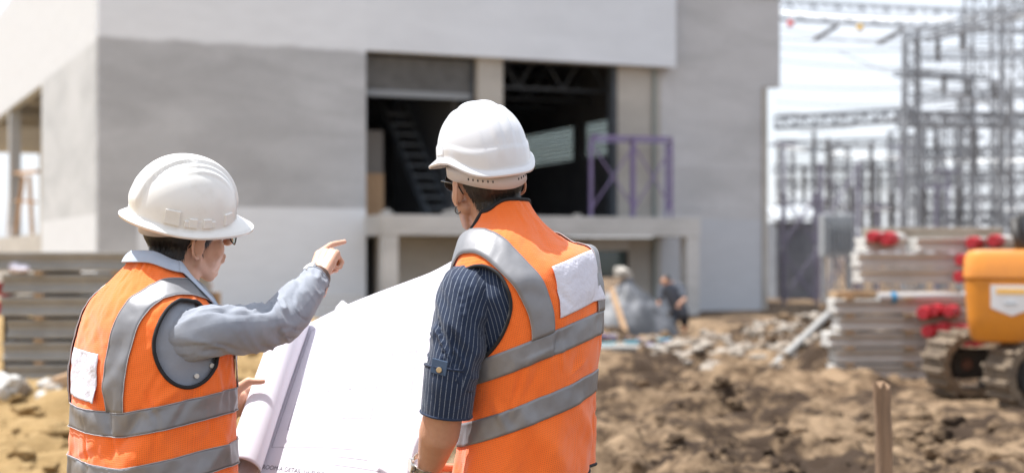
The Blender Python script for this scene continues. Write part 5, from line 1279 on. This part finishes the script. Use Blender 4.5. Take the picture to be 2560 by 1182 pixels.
hard_hat('off-white ridged hard hat with brim on the left worker', HL, HAT_L, 'L', BAND)
glasses('thin framed glasses on the left worker, peeking past the brim', HL)
watch('silver watch with brown strap on the pointing wrist', W_ + (E_ - W_) * .03, W_ - E_, Vector((-.55, -.65, .55)), .0315, LEATH, .019)

# ================================================================= blueprint sheet
PAPER = mat('paper_white', (.68, .66, .72), .7, (.66, .64, .70), 3)
INK = mat('printed_ink', (.07, .068, .085), .8); FAINT = mat('printed_faint', (.20, .19, .25), .8)
C0, C1 = P(606, 1172, 3.72), P(738, 788, 4.12); R0, R1 = P(1090, 1280, 3.60), P(1145, 660, 4.0); rl = .049
def pframe(t):
    C_ = C0.lerp(C1, t); Rt = R0.lerp(R1, t); A_ = (C1 - C0).normalized(); B_ = (Rt - C_); B_ = (B_ - A_ * B_.dot(A_)).normalized(); N_ = B_.cross(A_).normalized(); return C_, Rt, A_, B_, N_
def sheet(s, t):
    C_, Rt, A_, B_, N_ = pframe(t); Q = C_ - N_ * rl
    p = Q.lerp(Rt, s) + N_ * (.016 * math.sin(math.pi * s) * (1 - .4 * t) + .010 * math.sin(5 * s + 2 * t) * s + .10 * max(0, s - .80)**1.5 * (0.4 + t))
    p += A_ * (.012 * math.sin(math.pi * s) * (t > .5) * (t - .5) * 2)
    return p, N_
nt_, ns_ = 50, 70; rows = []
turn = np.linspace(2 * math.pi * 2.1, 0, 90)
for i in range(nt_ + 1):
    t = i / nt_; C_, Rt, A_, B_, N_ = pframe(t); row = []
    for a in turn: row.append(C_ + (-N_ * math.cos(a) - B_ * math.sin(a)) * (rl * (1 - .055 * a / (2 * math.pi) * 1.0) + .0012 * math.sin(3 * a + 4 * t)))
    for j in range(1, ns_ + 1):
        p, _ = sheet(j / ns_, t)
        if i == nt_ and abs(j / ns_ - .26) < .035: p += A_ * (.022 * (1 - abs(j / ns_ - .26) / .035)) + N_ * .008
        row.append(p)
    rows.append([list(p) for p in row])
bp = thing('blueprint', 'large white building plan sheet partly rolled, held between the two workers', 'blueprint', sheet(.4, 0)[0])
mb = MB(); mb.grid(np.array(rows)); pap = mb.build('paper', PAPER, bp, smooth=True, solid=.0004)
cv = bpy.data.curves.new('lettering', 'FONT'); cv.body = 'ROOM-A DETAIL 1st FLOOR'; cv.size = 1; to = bpy.data.objects.new('tmp', cv); COL.objects.link(to)
bpy.context.view_layer.update(); tm = bpy.data.meshes.new_from_object(to.evaluated_get(bpy.context.evaluated_depsgraph_get())); bpy.data.objects.remove(to)
bm = bmesh.new(); bm.from_mesh(tm); bmesh.ops.triangulate(bm, faces=bm.faces); bm.to_mesh(tm); bm.free()
LETT = 1; wid = max(v.co.x for v in tm.vertices); A0 = (C1 - C0).length
for v in tm.vertices:
    s = .065 + .37 * v.co.x / wid; t = .075 - .02 * v.co.x / wid + v.co.y * .034
    p, N_ = sheet(s, t); v.co = p + N_ * .0008
tm.name = 'lettering'; link('lettering', tm, INK, bp)
ln = MB()
def pline(s0, t0, s1, t1, w=.0011):
    k = 24; a = []
    for i in range(k + 1):
        s, t = s0 + (s1 - s0) * i / k, t0 + (t1 - t0) * i / k; p, N_ = sheet(s, t); _, _, A_, B_, _ = pframe(t); d = (B_ * (s1 - s0) * .5 + A_ * (t1 - t0) * .5); sd = d.cross(N_).normalized() * w / 2; a.append([list(p + N_ * .0007 - sd), list(p + N_ * .0007 + sd)])
    ln.grid(np.array(a))
for q in ((.08, .2, .08, .93), (.92, .12, .92, .93), (.08, .93, .92, .93), (.08, .2, .55, .2), (.14, .3, .14, .82), (.14, .3, .24, .3), (.14, .45, .24, .45), (.14, .6, .24, .6), (.14, .82, .30, .82), (.24, .3, .24, .82), (.32, .35, .6, .35), (.32, .35, .32, .7), (.32, .7, .6, .7), (.6, .35, .6, .7), (.45, .35, .45, .7), (.32, .5, .6, .5), (.66, .45, .66, .85), (.66, .85, .8, .85), (.8, .45, .8, .85), (.66, .65, .8, .65), (.7, .5, .7, .6), (.74, .5, .74, .6), (.45, .08, .75, .08), (.45, .12, .7, .12), (.45, .16, .62, .16)): pline(*q)
ln.build('printed_lines', FAINT, bp)

# ================================================================= far worker under the porch
yF = 29.0; fw = thing('person', 'distant person in grey shirt and dark shorts bending beside the porch pillar', 'person', (P(1690, 850, yF).x, yF, -.27))
g = lambda px, py, dy=0: P(px, py, yF + dy)
hd, nk_, hp = g(1663, 702, -.15), g(1672, 716, -.1), g(1700, 778)
ft1, ft2 = g(1676, 846, -.2), g(1712, 838, .2); ft1.z = -.22; ft2.z = -.20
kn1, kn2 = g(1680, 812, -.25), g(1712, 806, .1)
ha1, ha2 = g(1640, 790, -.2), g(1696, 760, -.35)
el1, el2 = g(1648, 755, -.1), g(1712, 748, -.3); s1, s2 = g(1655, 722, -.0), g(1702, 718, -.1)
bd = MB(); bd.ell(hd, (.075, .09, .11)); bd.cap(hd, nk_, .05, .055); bd.cap(nk_, hp, .13, .13); bd.cap(s1, s2, .07)
for a, b_, r0, r1 in ((s1, el1, .05, .04), (el1, ha1, .04, .03), (s2, el2, .05, .04), (el2, ha2, .04, .03), (hp + Vector((-.07, 0, 0)), kn1, .085, .06), (kn1, ft1, .055, .04), (hp + Vector((.07, 0, 0)), kn2, .085, .06), (kn2, ft2, .055, .04), (ft1, ft1 + Vector((-.12, -.1, -.01)), .04, .035), (ft2, ft2 + Vector((-.12, -.1, -.01)), .04, .035)): bd.cap(a, b_, r0, r1)
for h_ in (ha1, ha2):
    for k in range(5): bd.cap(h_, h_ + Vector((-.05 + .025 * k, -.03, -.085 + .012 * abs(k - 2))), .016, .011, 8)
bd.ell(hd + Vector((-.03, -.085, -.01)), (.018, .02, .025)); bd.ell(hd + Vector((.075, 0, 0)), (.015, .02, .03)); bd.ell(hd + Vector((-.075, 0, 0)), (.015, .02, .03))
link('body', remesh(bd, .014, 3), SKIN_R, fw, smooth=True)
sm_ = MB(); sm_.cap(nk_ + Vector((0, 0, -.03)), hp, .15, .165); sm_.cap(s1, s2, .085); sm_.cap(s1, s1.lerp(el1, .75), .075, .065); sm_.cap(s2, s2.lerp(el2, .75), .075, .065)
link('shirt', remesh(sm_, .016, 4), mat('far_shirt', (.095, .105, .13), .9, (.07, .08, .10), 6), fw, smooth=True)
sm_ = MB(); sm_.ell(hp, (.17, .15, .12)); sm_.cap(hp + Vector((-.07, 0, 0)), hp.lerp(kn1, .95), .105, .09); sm_.cap(hp + Vector((.07, 0, 0)), hp.lerp(kn2, .95), .105, .09)
link('shorts', remesh(sm_, .016, 4), mat('far_shorts', (.02, .022, .03), .9), fw, smooth=True)
sm_ = MB(); sm_.ell(hd + Vector((.02, .02, .045)), (.09, .10, .09)); link('hair', remesh(sm_, .012, 2), HAIRM, fw, smooth=True)
